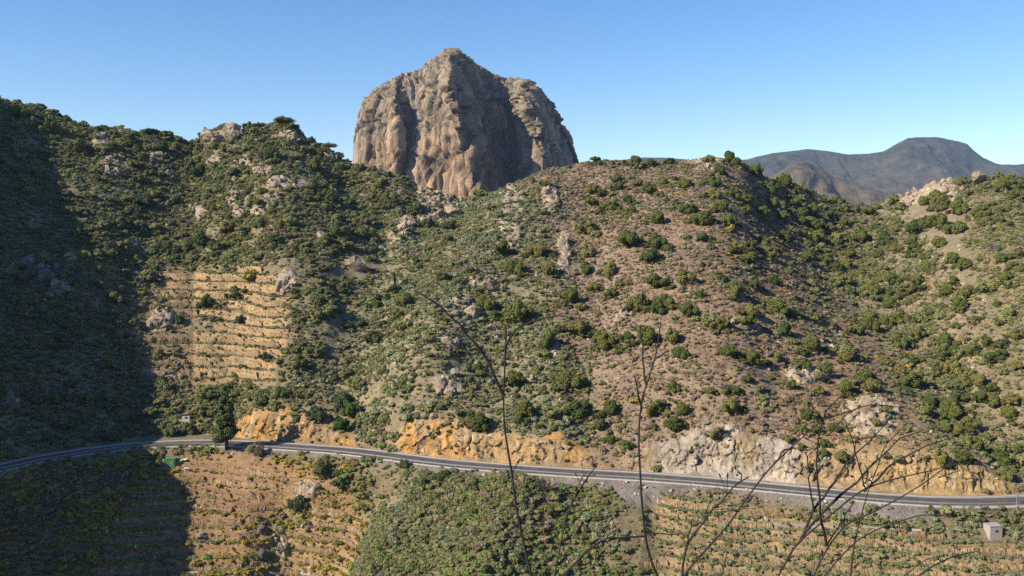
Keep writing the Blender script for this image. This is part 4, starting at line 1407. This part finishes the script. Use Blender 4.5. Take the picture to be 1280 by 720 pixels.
def low_wall(pix, hgt, thick, mat, name, label, cat):
    L = []
    for a in range(len(pix) - 1):
        for t in np.linspace(0, 1, 12, endpoint=False):
            L.append((pix[a][0] + (pix[a + 1][0] - pix[a][0]) * t, pix[a][1] + (pix[a + 1][1] - pix[a][1]) * t))
    pts = np.array([list(ground(x_, y_)[0]) for x_, y_ in L])
    kz = np.ones(7) / 7
    for a in range(3):
        pad = np.pad(pts[:, a], 3, mode='edge')
        pts[:, a] = np.convolve(pad, kz, 'valid')
    org = pts[0].copy()
    n_ = len(pts)
    V = np.concatenate([(pts - org) + np.array([0, dy, z]) for dy, z in ((-thick / 2, -.8), (-thick / 2, hgt), (thick / 2, hgt), (thick / 2, -.8))])
    Q = [(k * n_ + i, k * n_ + i + 1, (k + 1) * n_ + i + 1, (k + 1) * n_ + i) for k in range(3) for i in range(n_ - 1)]
    o = link(name, mesh_np(name, V, quads=Q), mat, label=label, category=cat)
    o.location = org
low_wall([(962, 654), (1000, 656), (1050, 658), (1100, 660), (1130, 661)], .12, .25, M_CONCG, 'low_wall', 'thin pale channel wall below the embankment behind the dry branches', 'wall')
low_wall([(1132, 662), (1180, 661), (1226, 661)], .14, .25, M_CONC, 'low_wall', 'thin pale channel wall leading to the concrete hut', 'wall')
low_wall([(216, 715), (260, 714), (310, 716), (360, 715), (398, 716)], .22, .25, M_CONC, 'low_wall', 'pale track wall along the bottom of the lower field', 'wall')
q = at(1271, 632, 190)
q, _ = ground(1271, 634)
post = empty('marker_post', q, label='grey post beside the road at the far right edge', category='post')
def post_fn(bm):
    bmesh.ops.create_cone(bm, cap_ends=True, segments=10, radius1=.07, radius2=.05, depth=3.6)
    bmesh.ops.translate(bm, verts=bm.verts, vec=(0, 0, 1.5))
link('pole', bm_mesh('pole', post_fn), M_STEEL, post)
link('box', box_mesh('box', .45, .25, .6, .02, 2.3, (0, -.18)), M_STEEL, post)

# ------------------------------------------------------------------ scrub, thicket, dry grass and stones: what nobody could count
SRC = bpy.data.collections.new('plant_sources')      # holds the shapes that the ground cover repeats; not part of the scene
def dome_blobs(seed, n=4):
    r = random.Random(seed)
    L = [(0, 0, .28, .62, .42)]
    for k in range(n):
        a = r.uniform(0, 6.28)
        L.append((math.cos(a) * .5, math.sin(a) * .5, r.uniform(.15, .42), r.uniform(.3, .5), r.uniform(.25, .42)))
    return L
def make_source(name, me):
    o = bpy.data.objects.new(name, me)
    c = bpy.data.collections.new(name)
    c.objects.link(o)
    SRC.children.link(c)
    return o
def source_set(prefix, meshes):
    c = bpy.data.collections.new(prefix)
    for k, me in enumerate(meshes):
        o = bpy.data.objects.new('%s_%s' % (prefix, 'abcdefgh'[k]), me)
        c.objects.link(o)
    return c
C_SCRUB = source_set('scrub_source', [crown_mesh('scrub', 700 + k, dome_blobs(700 + k), 150, .15, M_SCRUB, fill=.75, core=.8, up=.6) for k in range(6)])
C_THICK = source_set('thicket_source', [crown_mesh('thicket', 720 + k, bush_blobs(720 + k, 6), 1000, .095, M_SCRUB, fill=.8, core=.78) for k in range(6)])
def tuft(seed):
    r = np.random.default_rng(seed)
    V, T = [], []
    for k in range(26):
        a = r.uniform(0, 6.28); d = r.uniform(0, .45); L = r.uniform(.5, 1.0); o_ = np.array([math.cos(a) * d, math.sin(a) * d, 0])
        tip = o_ + np.array([math.cos(a) * .45 * L, math.sin(a) * .45 * L, L * .8])
        sd = np.array([-math.sin(a), math.cos(a), 0]) * .09
        T.append((len(V), len(V) + 1, len(V) + 2))
        V += [o_ - sd, o_ + sd, tip]
    me = mesh_np('tuft', np.array(V), tris=np.array(T)); me.materials.append(M_SCRUB)
    return me
C_TUFT = source_set('grass_source', [tuft(740 + k) for k in range(4)])
M_STONE = rock_material('loose_stone', (0.30, 0.25, 0.19), (0.42, 0.36, 0.28), (0.56, 0.49, 0.40), scale=1.0, bumpd=.1)
st_meshes = [rock_mesh('stone', 760 + k, 14, .8, 0) for k in range(5)]
for me in st_meshes:
    me.materials.append(M_STONE)
C_STONE = source_set('stone_source', st_meshes)

def scatter(name, label, coll, pts, scl, col, tilt=None, squash=(.75, 1.1), cat=None):
    me = bpy.data.meshes.new(name)
    n = len(pts)
    me.vertices.add(n)
    me.vertices.foreach_set('co', np.ascontiguousarray(pts, np.float32).ravel())
    a = me.attributes.new('scl', 'FLOAT_VECTOR', 'POINT')
    r = np.random.default_rng(n)
    s3 = np.stack([scl * r.uniform(.85, 1.2, n), scl * r.uniform(.85, 1.2, n), scl * r.uniform(*squash, n)], 1).astype(np.float32)
    a.data.foreach_set('vector', s3.ravel())
    a = me.attributes.new('rot', 'FLOAT_VECTOR', 'POINT')
    ro = np.zeros((n, 3), np.float32)
    ro[:, 2] = r.uniform(0, 6.283, n)
    ro[:, :2] = r.normal(0, tilt or .12, (n, 2))
    a.data.foreach_set('vector', ro.ravel())
    a = me.attributes.new('vid', 'INT', 'POINT')
    a.data.foreach_set('value', r.integers(0, len(coll.objects), n).astype(np.int32))
    color_attr(me, 'tcol', col.astype(np.float32))
    o = link(name, me, None, kind='stuff', label=label, category=cat)
    ng = bpy.data.node_groups.new(name, 'GeometryNodeTree')
    ng.interface.new_socket('Geometry', in_out='INPUT', socket_type='NodeSocketGeometry')
    ng.interface.new_socket('Geometry', in_out='OUTPUT', socket_type='NodeSocketGeometry')
    gi = ng.nodes.new('NodeGroupInput'); go = ng.nodes.new('NodeGroupOutput')
    ci = ng.nodes.new('GeometryNodeCollectionInfo')
    ci.inputs['Collection'].default_value = coll
    ci.inputs['Separate Children'].default_value = True
    ci.inputs['Reset Children'].default_value = True
    ip = ng.nodes.new('GeometryNodeInstanceOnPoints')
    ip.inputs['Pick Instance'].default_value = True
    def attr(nm, t):
        q = ng.nodes.new('GeometryNodeInputNamedAttribute')
        q.data_type = t
        q.inputs['Name'].default_value = nm
        return q.outputs['Attribute']
    ng.links.new(gi.outputs[0], ip.inputs['Points'])
    ng.links.new(ci.outputs[0], ip.inputs['Instance'])
    ng.links.new(attr('vid', 'INT'), ip.inputs['Instance Index'])
    ng.links.new(attr('rot', 'FLOAT_VECTOR'), ip.inputs['Rotation'])
    ng.links.new(attr('scl', 'FLOAT_VECTOR'), ip.inputs['Scale'])
    ng.links.new(ip.outputs[0], go.inputs[0])
    mod = o.modifiers.new('ground_cover', 'NODES')
    mod.node_group = ng
    return o

# cells of the ground grid that can be seen, with their area
PGc = P.reshape(NR, NC, 3)
e1 = PGc[:-1, 1:] - PGc[:-1, :-1]
e2 = PGc[1:, :-1] - PGc[:-1, :-1]
area = np.linalg.norm(np.cross(e1, e2), axis=-1).ravel()
cid = (np.arange(NR - 1)[:, None] * NC + np.arange(NC - 1)[None]).ravel()
cu, cv_, csec = u[cid], v[cid], SEC[cid]
vis = (csec >= 1) & (csec <= 5) & (csec != 2) & (cu > -60) & (cu < 1340) & (cv_ < 760)
# past the ridge only the first metres
rowi = (cid // NC)
vis &= rowi < NR - 22
cp = p32[cid]
cnz = fbm(cp * 0.07, 3, 901)
cnz2 = fbm(cp * 0.25, 2, 911)
cw, ch = cu + 16 * cnz, cv_ + 10 * fbm(cp * 0.07, 3, 921)
crk, ctm = rk[cid], tm_all[cid]
rng = np.random.default_rng(99)

zones = [  # polygon, feather, scrub per m2, thicket per m2, grass per m2, palette weights (greygreen, olive, brown, bright, dark, yellow)
    ('left', [(-80, 60), (430, 150), (540, 250), (480, 330), (400, 420), (420, 560), (-80, 600)], 14, 1.35, .085, .14, (.24, .42, .22, .05, .07, .0)),
    ('mid', [(480, 255), (740, 220), (745, 600), (420, 575), (390, 480), (440, 380)], 18, 1.25, .014, .25, (.44, .28, .18, .05, .05, .0)),
    ('right', RIGHT, 16, .62, .006, .60, (.14, .20, .54, .0, .02, .10)),
    ('gully', [(960, 200), (1100, 240), (1240, 400), (1320, 560), (1320, 640), (1180, 600), (1060, 340)], 16, .65, .060, .30, (.16, .30, .38, .02, .08, .06)),
    ('far', [(1180, 215), (1330, 200), (1330, 480), (1245, 440), (1220, 340)], 14, .55, .030, .6, (.22, .38, .16, .02, .08, .14)),
    ('upper_terr', TERR['upper'][0], 8, .95, .006, .35, (.15, .38, .26, .02, .08, .11)),
    ('below', [(-80, 560), (240, 560), (460, 580), (440, 660), (400, 760), (-80, 760)], 8, 1.9, .001, .55, (.06, .24, .08, .02, .03, .57)),
    ('spur', [(460, 588), (580, 592), (800, 606), (835, 650), (828, 770), (385, 770), (440, 660)], 9, 2.2, .022, .15, (.34, .36, .08, .17, .05, .0)),
    ('field', [(812, 618), (900, 616), (1330, 640), (1330, 770), (812, 770)], 8, 2.3, .006, .50, (.50, .24, .18, .05, .02, .01)),
]
PAL = np.float32([(0.25, 0.27, 0.15), (0.205, 0.215, 0.082), (0.295, 0.225, 0.15), (0.165, 0.235, 0.055), (0.12, 0.142, 0.052), (0.34, 0.285, 0.06)])
dens = {k: np.zeros(len(cid), np.float32) for k in ('scrub', 'thicket', 'grass')}
palw = np.zeros((len(cid), 6), np.float32)
palw[:] = zones[0][6]
for nm, poly, fe, ds, dt, dg, pw in zones:
    m = poly_mask(cw, ch, poly, fe)
    for k, d_ in (('scrub', ds), ('thicket', dt), ('grass', dg)):
        dens[k] = dens[k] * (1 - m) + d_ * m
    palw = palw * (1 - m[:, None]) + np.float32(pw) * m[:, None]
# denser bright green under the road on the spur, thin on the gravel banks, cuts and outcrops
gm = np.maximum(poly_mask(cu, cv_, [(590, 588), (840, 602), (900, 612), (830, 622), (800, 640), (750, 606), (690, 612), (600, 603)], 4),
                poly_mask(cu, cv_, [(880, 606), (1000, 618), (1172, 633), (1170, 648), (1120, 654), (1040, 640), (960, 627)], 4))
clear = (1 - 0.93 * gm) * (1 - 0.9 * NCUT[cid]) * (1 - 0.8 * crk)
bare = poly_mask(cw, ch, [(240, 562), (330, 570), (410, 600), (390, 625), (300, 640), (235, 620)], 10)
clear = clear * (1 - .75 * bare)
clear = clear * np.where((csec == 1) & (cv_ < v_out(cu) + 3), 0.25, 1)
# keep the shrubs of the terraces in strips along the walls
tstrip = np.ones(len(cid), np.float32)
for key, (poly, step) in TERR.items():
    q = ((base_z + 1.3 * wob) / step)[cid]
    fr_ = q - np.floor(q)
    tk = TM[key][cid]
    tstrip = tstrip * (1 - tk) + tk * np.where((fr_ < .34) | (fr_ > .9), 1.7, 0.35)
for ex_, ey_, er_ in [(493, 350, 13), (684, 606, 16), (684, 618, 12), (1240, 664, 17), (1240, 676, 12), (233, 522, 8), (233, 530, 6), (212, 578, 12), (229, 578, 9), (233, 588, 7), (378, 232, 11), (445, 330, 16), (568, 468, 10), (555, 490, 12)]:
    clear = clear * (1 - .97 * (((cu - ex_) ** 2 + (cv_ - ey_) ** 2) < er_ ** 2))
patch = {'scrub': np.clip(1.0 + 1.5 * cnz + .8 * cnz2, 0.05, 3), 'thicket': np.clip(1 + 1.2 * cnz, 0.25, 3), 'grass': np.clip(1 - 1.0 * cnz + .5 * cnz2, 0.1, 3)}

def sample(k, boost=1.0):
    lam = np.where(vis, area * dens[k] * patch[k] * clear * (tstrip if k != 'grass' else 1) * boost, 0)
    cnt = rng.poisson(lam)
    sel = np.repeat(np.arange(len(cid)), cnt)
    a, b = rng.random(len(sel)), rng.random(len(sel))
    k0 = cid[sel]
    q = (P[k0] * ((1 - a) * (1 - b))[:, None] + P[k0 + 1] * (a * (1 - b))[:, None] + P[k0 + NC] * ((1 - a) * b)[:, None] + P[k0 + NC + 1] * (a * b)[:, None])
    w_ = palw[sel]
    # neighbours tend to be of one kind: shift the draw by a slow noise
    cum = np.cumsum(w_ / w_.sum(1, keepdims=True), 1)
    t = (rng.random(len(sel)) * .55 + .45 * np.clip(.5 + 1.1 * fbm(q.astype(np.float32) * .09, 2, 941), 0, .999))
    ki = (t[:, None] > cum).sum(1).clip(0, 5)
    c = PAL[ki] * rng.uniform(.75, 1.25, (len(sel), 1)) * rng.uniform(.93, 1.07, (len(sel), 3))
    return q, c, ki, sel

q, c, ki, sel = sample('scrub')
s_ = rng.lognormal(-0.42, .42, len(q)).clip(.25, 2.0)
s_ *= np.where(csec[sel] == 1, .95, np.where(ki == 2, .8, 1.0)) * np.where(ctm[sel] > .4, .7, 1.0)
print('scrub', len(q))
scatter('scrub', 'low grey green and olive scrub covering the whole hillside', C_SCRUB, q, s_, c, cat='scrub')
q, c, ki, sel = sample('thicket')
c = PAL[np.where(ki == 2, 1, np.where(ki == 0, 4, ki))] * rng.uniform(.6, 1.15, (len(q), 1)) * np.where(csec[sel] == 1, 1.25, 1.1)[:, None]
s_ = rng.lognormal(.30, .48, len(q)).clip(.6, 3.8) * np.where(csec[sel] == 1, .72, 1)
cq, cr, cc_ = [], [], []
vid_tree = {}
for (bp, bR) in SHRUBS:
    for _ in range(int(rng.integers(1, 5))):
        a_ = rng.uniform(0, 6.28); d_ = bR * rng.uniform(.75, 1.5)
        wx_, wy_ = bp.x + math.cos(a_) * d_, bp.y + math.sin(a_) * d_ * .6
        uu_, vv_ = project(np.array([[wx_, wy_, bp.z]]))
        g_, _n = ground(float(uu_[0]), float(vv_[0]) + (math.sin(a_) * d_ * -.25) * F / bp.y * .6)
        if g_ is None or (g_ - bp).length > 2.2 * bR + 1:
            continue
        cq.append(tuple(g_)); cr.append(bR * rng.uniform(.22, .55)); cc_.append(np.float32([0.15, 0.155, 0.05]) * rng.uniform(.6, 1.2))
q = np.concatenate([q, np.array(cq)]); s_ = np.concatenate([s_, np.array(cr)]); c = np.concatenate([c, np.array(cc_)])
print('thicket', len(q))
scatter('thicket', 'dense dark evergreen thicket on the left hill and ravines', C_THICK, q, s_, c, cat='thicket')
q, c, ki, sel = sample('grass')
gc = np.float32([(0.26, 0.20, 0.12), (0.23, 0.19, 0.09), (0.24, 0.19, 0.14)])[rng.integers(0, 3, len(q))] * rng.uniform(.7, 1.2, (len(q), 1))
gc = np.where((csec[sel] == 1)[:, None] & (ki == 5)[:, None], np.float32([0.22, 0.19, 0.05]) * rng.uniform(.8, 1.2, (len(q), 1)), gc)
s_ = rng.uniform(.25, .7, len(q))
print('grass', len(q))
scatter('dry_grass', 'dry tan grass tufts between the shrubs', C_TUFT, q, s_, gc, cat='grass')
dens['stone'] = np.float32(0.035) + 0.25 * crk + 0.30 * gm + 0.04 * NCUT[cid] + 0.05 * sstep(.1, .5, cnz2)
patch['stone'] = np.ones(len(cid), np.float32)
clear_keep = clear
clear = np.ones(len(cid), np.float32)
q, c, ki, sel = sample('stone')
s_ = rng.lognormal(-1.15, .5, len(q)).clip(.1, 1.1)
print('stone', len(q))
scatter('loose_stones', 'small loose stones strewn over the slopes and banks', C_STONE, q, s_, c, tilt=.6, squash=(.5, .9), cat='stones')

# ------------------------------------------------------------------ dry flower stalks in front of the camera
def near_z(x_, y_):
    return float(prof(y_))
def stalk_plant(name, label, Y, stems, root=None, spread=.35, seed=1):
    """stems: (pixel polyline, width at start, width at end, attach to stem?) of one dry plant standing Y metres away"""
    r = random.Random(seed)
    if root is None:
        x0, y0 = stems[0][0][0]
        q = at(x0, y0, Y)
        root = (q[0] + .05, Y + .02)
    base = np.array([root[0], root[1], near_z(*root) - .05])
    ob = empty(name, base, label=label, category='dry plant', group='dry stalks in the foreground')
    depth = {}
    for si, (pix, w0, w1, kind) in enumerate(stems):
        pts = []
        lean = r.uniform(-spread, spread)
        if kind == 'stem':
            yb = Y
        else:
            yb = min(depth, key=lambda k_: (k_[0] - pix[0][0]) ** 2 + (k_[1] - pix[0][1]) ** 2)
            yb = depth[yb]
        nP = len(pix)
        for k, (a, b) in enumerate(pix):
            yy = yb + lean * (k / max(1, nP - 1)) * (1 if kind != 'stem' else .6)
            pts.append(at(a, b, yy))
        if kind == 'stem':
            f0 = pts[0]
            pts = [base + (f0 - base) * t_ + np.array([.03 * math.sin(3 * t_), 0, 0]) for t_ in np.linspace(0, 1, 16)[:-1]] + pts
        P_ = resample(np.array(pts), .05)
        dd = np.concatenate([[0], np.cumsum(np.linalg.norm(np.diff(P_, axis=0), axis=1))])
        f = dd / dd[-1]
        P_ = P_ + np.column_stack([np.interp(f, np.linspace(0, 1, 14), np.array([0] + [r.gauss(0, .004) for _ in range(12)] + [0])) for _ in range(3)])
        mpx = yb / F * 0.94
        rad = (w0 + (w1 - w0) * f) * mpx * .5
        knots = [r.random() for _ in range(max(2, int(dd[-1] / .16)))]
        for kn in knots:
            rad = rad * (1 + r.uniform(.08, .35) * np.exp(-((dd - kn * dd[-1]) / .012) ** 2))
        V, Q = [], []
        tube(P_, rad, 7, V, Q)
        # short side shoots and dry buds
        nb = r.randint(1, 3) if kind != 'stem' else 3
        me = mesh_np('stem', np.array(V) - base, quads=np.array(Q), smooth=True)
        part = link('stem' if kind == 'stem' else 'branch', me, M_STALK, ob)
        ppx, ppy = project(P_)
        for k in range(0, len(P_), 3):
            depth[(float(ppx[k]), float(ppy[k]))] = float(P_[k][1])
        for k in range(nb):
            i = int(len(P_) * r.uniform(.45, .98))
            i = min(i, len(P_) - 2)
            if not (560 < ppy[i] < 720 or kind != 'stem'):
                continue
            t = P_[i + 1] - P_[i]
            t /= np.linalg.norm(t)
            sd = np.cross(t, (0, 1, 0)) * r.choice((-1, 1)) + t * r.uniform(.3, 1.2) + np.array([0, r.uniform(-.4, .4), 0])
            L_ = r.uniform(.02, .075)
            e = P_[i] + sd * L_
            V, Q = [], []
            tube([P_[i], P_[i] + sd * L_ * .6, e, e + sd * .006, e + sd * .018], [rad[i] * .5, rad[i] * .35, rad[i] * .45, rad[i] * .9 + .002, rad[i] * .2], 6, V, Q)
            link('twig', mesh_np('twig', np.array(V) - base, quads=np.array(Q), smooth=True), M_STALK, part)
    return ob
stalk_plant('dry_stalk', 'tallest dark bare stalk, forked in a wide Y with arching arms', 4.6, [
    ([(668, 732), (655, 680), (640, 612), (634, 560), (630, 496), (631, 450), (632, 428), (632, 409)], 6.4, 2.0, 'stem'),
    ([(630, 496), (615, 460), (590, 425), (560, 392), (540, 375), (518, 363)], 4.6, 1.6, 'branch'),
    ([(632, 432), (640, 418), (650, 409), (664, 402), (680, 398), (698, 394)], 3.6, 1.3, 'branch'),
    ([(591, 427), (590, 418)], 1.6, 1.2, 'branch')], spread=.15, seed=3)
stalk_plant('dry_stalk', 'thick dark bare stalk with short upright forks right of the tallest one', 4.3, [
    ([(826, 732), (812, 692), (806, 665), (801, 622), (798, 565), (800, 520), (803, 497), (811, 472), (819, 445), (823, 422), (826, 402)], 7.0, 1.6, 'stem'),
    ([(801, 516), (797, 490), (793, 470)], 2.8, 1.3, 'branch'),
    ([(808, 482), (804, 458), (802, 430), (800, 406)], 3.0, 1.3, 'branch'),
    ([(819, 448), (828, 444), (836, 438)], 2.4, 1.2, 'branch'),
    ([(806, 668), (830, 667), (856, 668)], 2.2, 1.3, 'branch'),
    ([(806, 670), (770, 673), (750, 677), (728, 696), (700, 724)], 2.4, 3.0, 'branch'),
    ([(750, 677), (760, 658), (766, 641)], 1.8, 1.0, 'branch')], spread=.12, seed=4)
stalk_plant('dry_stalk', 'thin curved bare stalk reaching the road between the two tall ones', 5.0, [
    ([(694, 732), (699, 695), (706, 652), (719, 622), (732, 600), (744, 584)], 3.4, 1.6, 'stem'),
    ([(719, 622), (725, 603), (733, 590)], 1.8, 1.0, 'branch'),
    ([(706, 652), (712, 634), (722, 618)], 1.6, 1.0, 'branch')], spread=.1, seed=5)
stalk_plant('dry_stalk', 'long bare branch sweeping right in an arch from the bottom edge', 4.0, [
    ([(848, 736), (880, 693), (907, 659), (935, 620), (964, 583), (997, 551), (1026, 527), (1053, 517), (1088, 506), (1118, 508)], 5.4, 1.3, 'stem'),
    ([(852, 731), (857, 688), (880, 652), (900, 628), (923, 604), (936, 596)], 3.6, 1.8, 'branch'),
    ([(1026, 527), (1036, 511), (1046, 500), (1060, 492)], 2.2, 1.0, 'branch'), ([(1028, 526), (1013, 505)], 1.8, 1.0, 'branch'),
    ([(893, 640), (915, 637), (938, 635)], 1.8, 1.0, 'branch'), ([(860, 682), (862, 666), (866, 648)], 2.0, 1.0, 'branch'),
    ([(880, 652), (887, 627)], 1.8, 1.0, 'branch'), ([(923, 604), (926, 596), (922, 590)], 1.5, 2.2, 'branch')], spread=.25, seed=6)
stalk_plant('dry_stalk', 'short bare twig standing alone at the bottom edge', 4.1, [
    ([(902, 735), (904, 712), (909, 690)], 2.4, 1.2, 'stem'), ([(904, 712), (900, 703)], 1.4, 1.0, 'branch')], spread=.1, seed=7)
stalk_plant('dry_bush', 'wide fan of many dark bare branches at the lower right', 3.8, [
    ([(968, 732), (984, 702), (1000, 677), (1040, 643), (1080, 615), (1120, 600), (1160, 590), (1190, 582), (1214, 577)], 6.2, 1.2, 'stem'),
    ([(1000, 677), (1017, 640), (1043, 603), (1070, 567), (1093, 543), (1110, 527)], 4.2, 1.2, 'branch'),
    ([(1003, 670), (1037, 630), (1070, 603), (1100, 573), (1127, 550), (1155, 537)], 4.0, 1.2, 'branch'),
    ([(1016, 732), (1033, 690), (1057, 657), (1093, 640), (1133, 617), (1173, 590), (1208, 563)], 5.6, 1.2, 'stem'),
    ([(1173, 597), (1200, 588)], 1.6, 1.0, 'branch'),
    ([(1062, 735), (1067, 682), (1075, 647), (1085, 613), (1100, 577), (1107, 557), (1134, 529)], 3.8, 1.2, 'stem'),
    ([(1024, 732), (1060, 687), (1093, 663), (1140, 645), (1173, 643), (1192, 647)], 4.2, 1.3, 'stem'),
    ([(1083, 613), (1070, 570), (1057, 527)], 2.2, 1.0, 'branch'),
    ([(1080, 615), (1120, 577), (1160, 557), (1192, 547)], 3.0, 1.2, 'branch'),
    ([(1033, 682), (1027, 653), (1023, 623), (1021, 577), (1024, 548), (1027, 528)], 3.8, 1.8, 'branch'),
    ([(1017, 640), (1013, 610), (1010, 582), (1007, 567)], 2.6, 1.4, 'branch'), ([(1007, 567), (999, 554)], 1.5, 1.0, 'branch'), ([(1007, 567), (1018, 556)], 1.5, 1.0, 'branch'),
    ([(1034, 682), (1050, 655), (1068, 626)], 2.4, 1.2, 'branch'), ([(1043, 603), (1062, 580), (1075, 540)], 1.8, 1.0, 'branch'),
    ([(1034, 545), (1055, 523), (1066, 514)], 1.6, 1.0, 'branch')], root=(1.25, 3.85), spread=.4, seed=8)
stalk_plant('dry_stalk', 'low pair of thin bare branches at the bottom right', 4.2, [
    ([(1118, 735), (1147, 704), (1165, 697), (1180, 694)], 2.6, 1.2, 'stem'),
    ([(1146, 722), (1173, 704), (1200, 694), (1222, 689)], 2.6, 1.2, 'branch')], spread=.2, seed=9)

# ------------------------------------------------------------------ haze
HZ = bpy.data.meshes.new('haze')
x0, x1, y0, y1, z0, z1 = -8900, 8900, -5900, 11900, -136.0, 480.0
HZ.from_pydata([(x0, y0, z0), (x1, y0, z0), (x1, y1, z0), (x0, y1, z0), (x0, y0, z1), (x1, y0, z1), (x1, y1, z1), (x0, y1, z1)], [],
               [(3, 2, 1, 0), (4, 5, 6, 7), (0, 1, 5, 4), (1, 2, 6, 5), (2, 3, 7, 6), (3, 0, 4, 7)])
mh = bpy.data.materials.new('haze')
mh.use_nodes = True
mh.node_tree.nodes.remove(mh.node_tree.nodes['Principled BSDF'])
pvn = mh.node_tree.nodes.new('ShaderNodeVolumePrincipled')
pvn.inputs['Color'].default_value = (0.48, 0.66, 1.0, 1)
pvn.inputs['Density'].default_value = 5.0e-5
mh.node_tree.links.new(pvn.outputs[0], mh.node_tree.nodes['Material Output'].inputs['Volume'])
link('haze', HZ, mh, kind='stuff', label='thin blue air between the ridge and the far mountains')
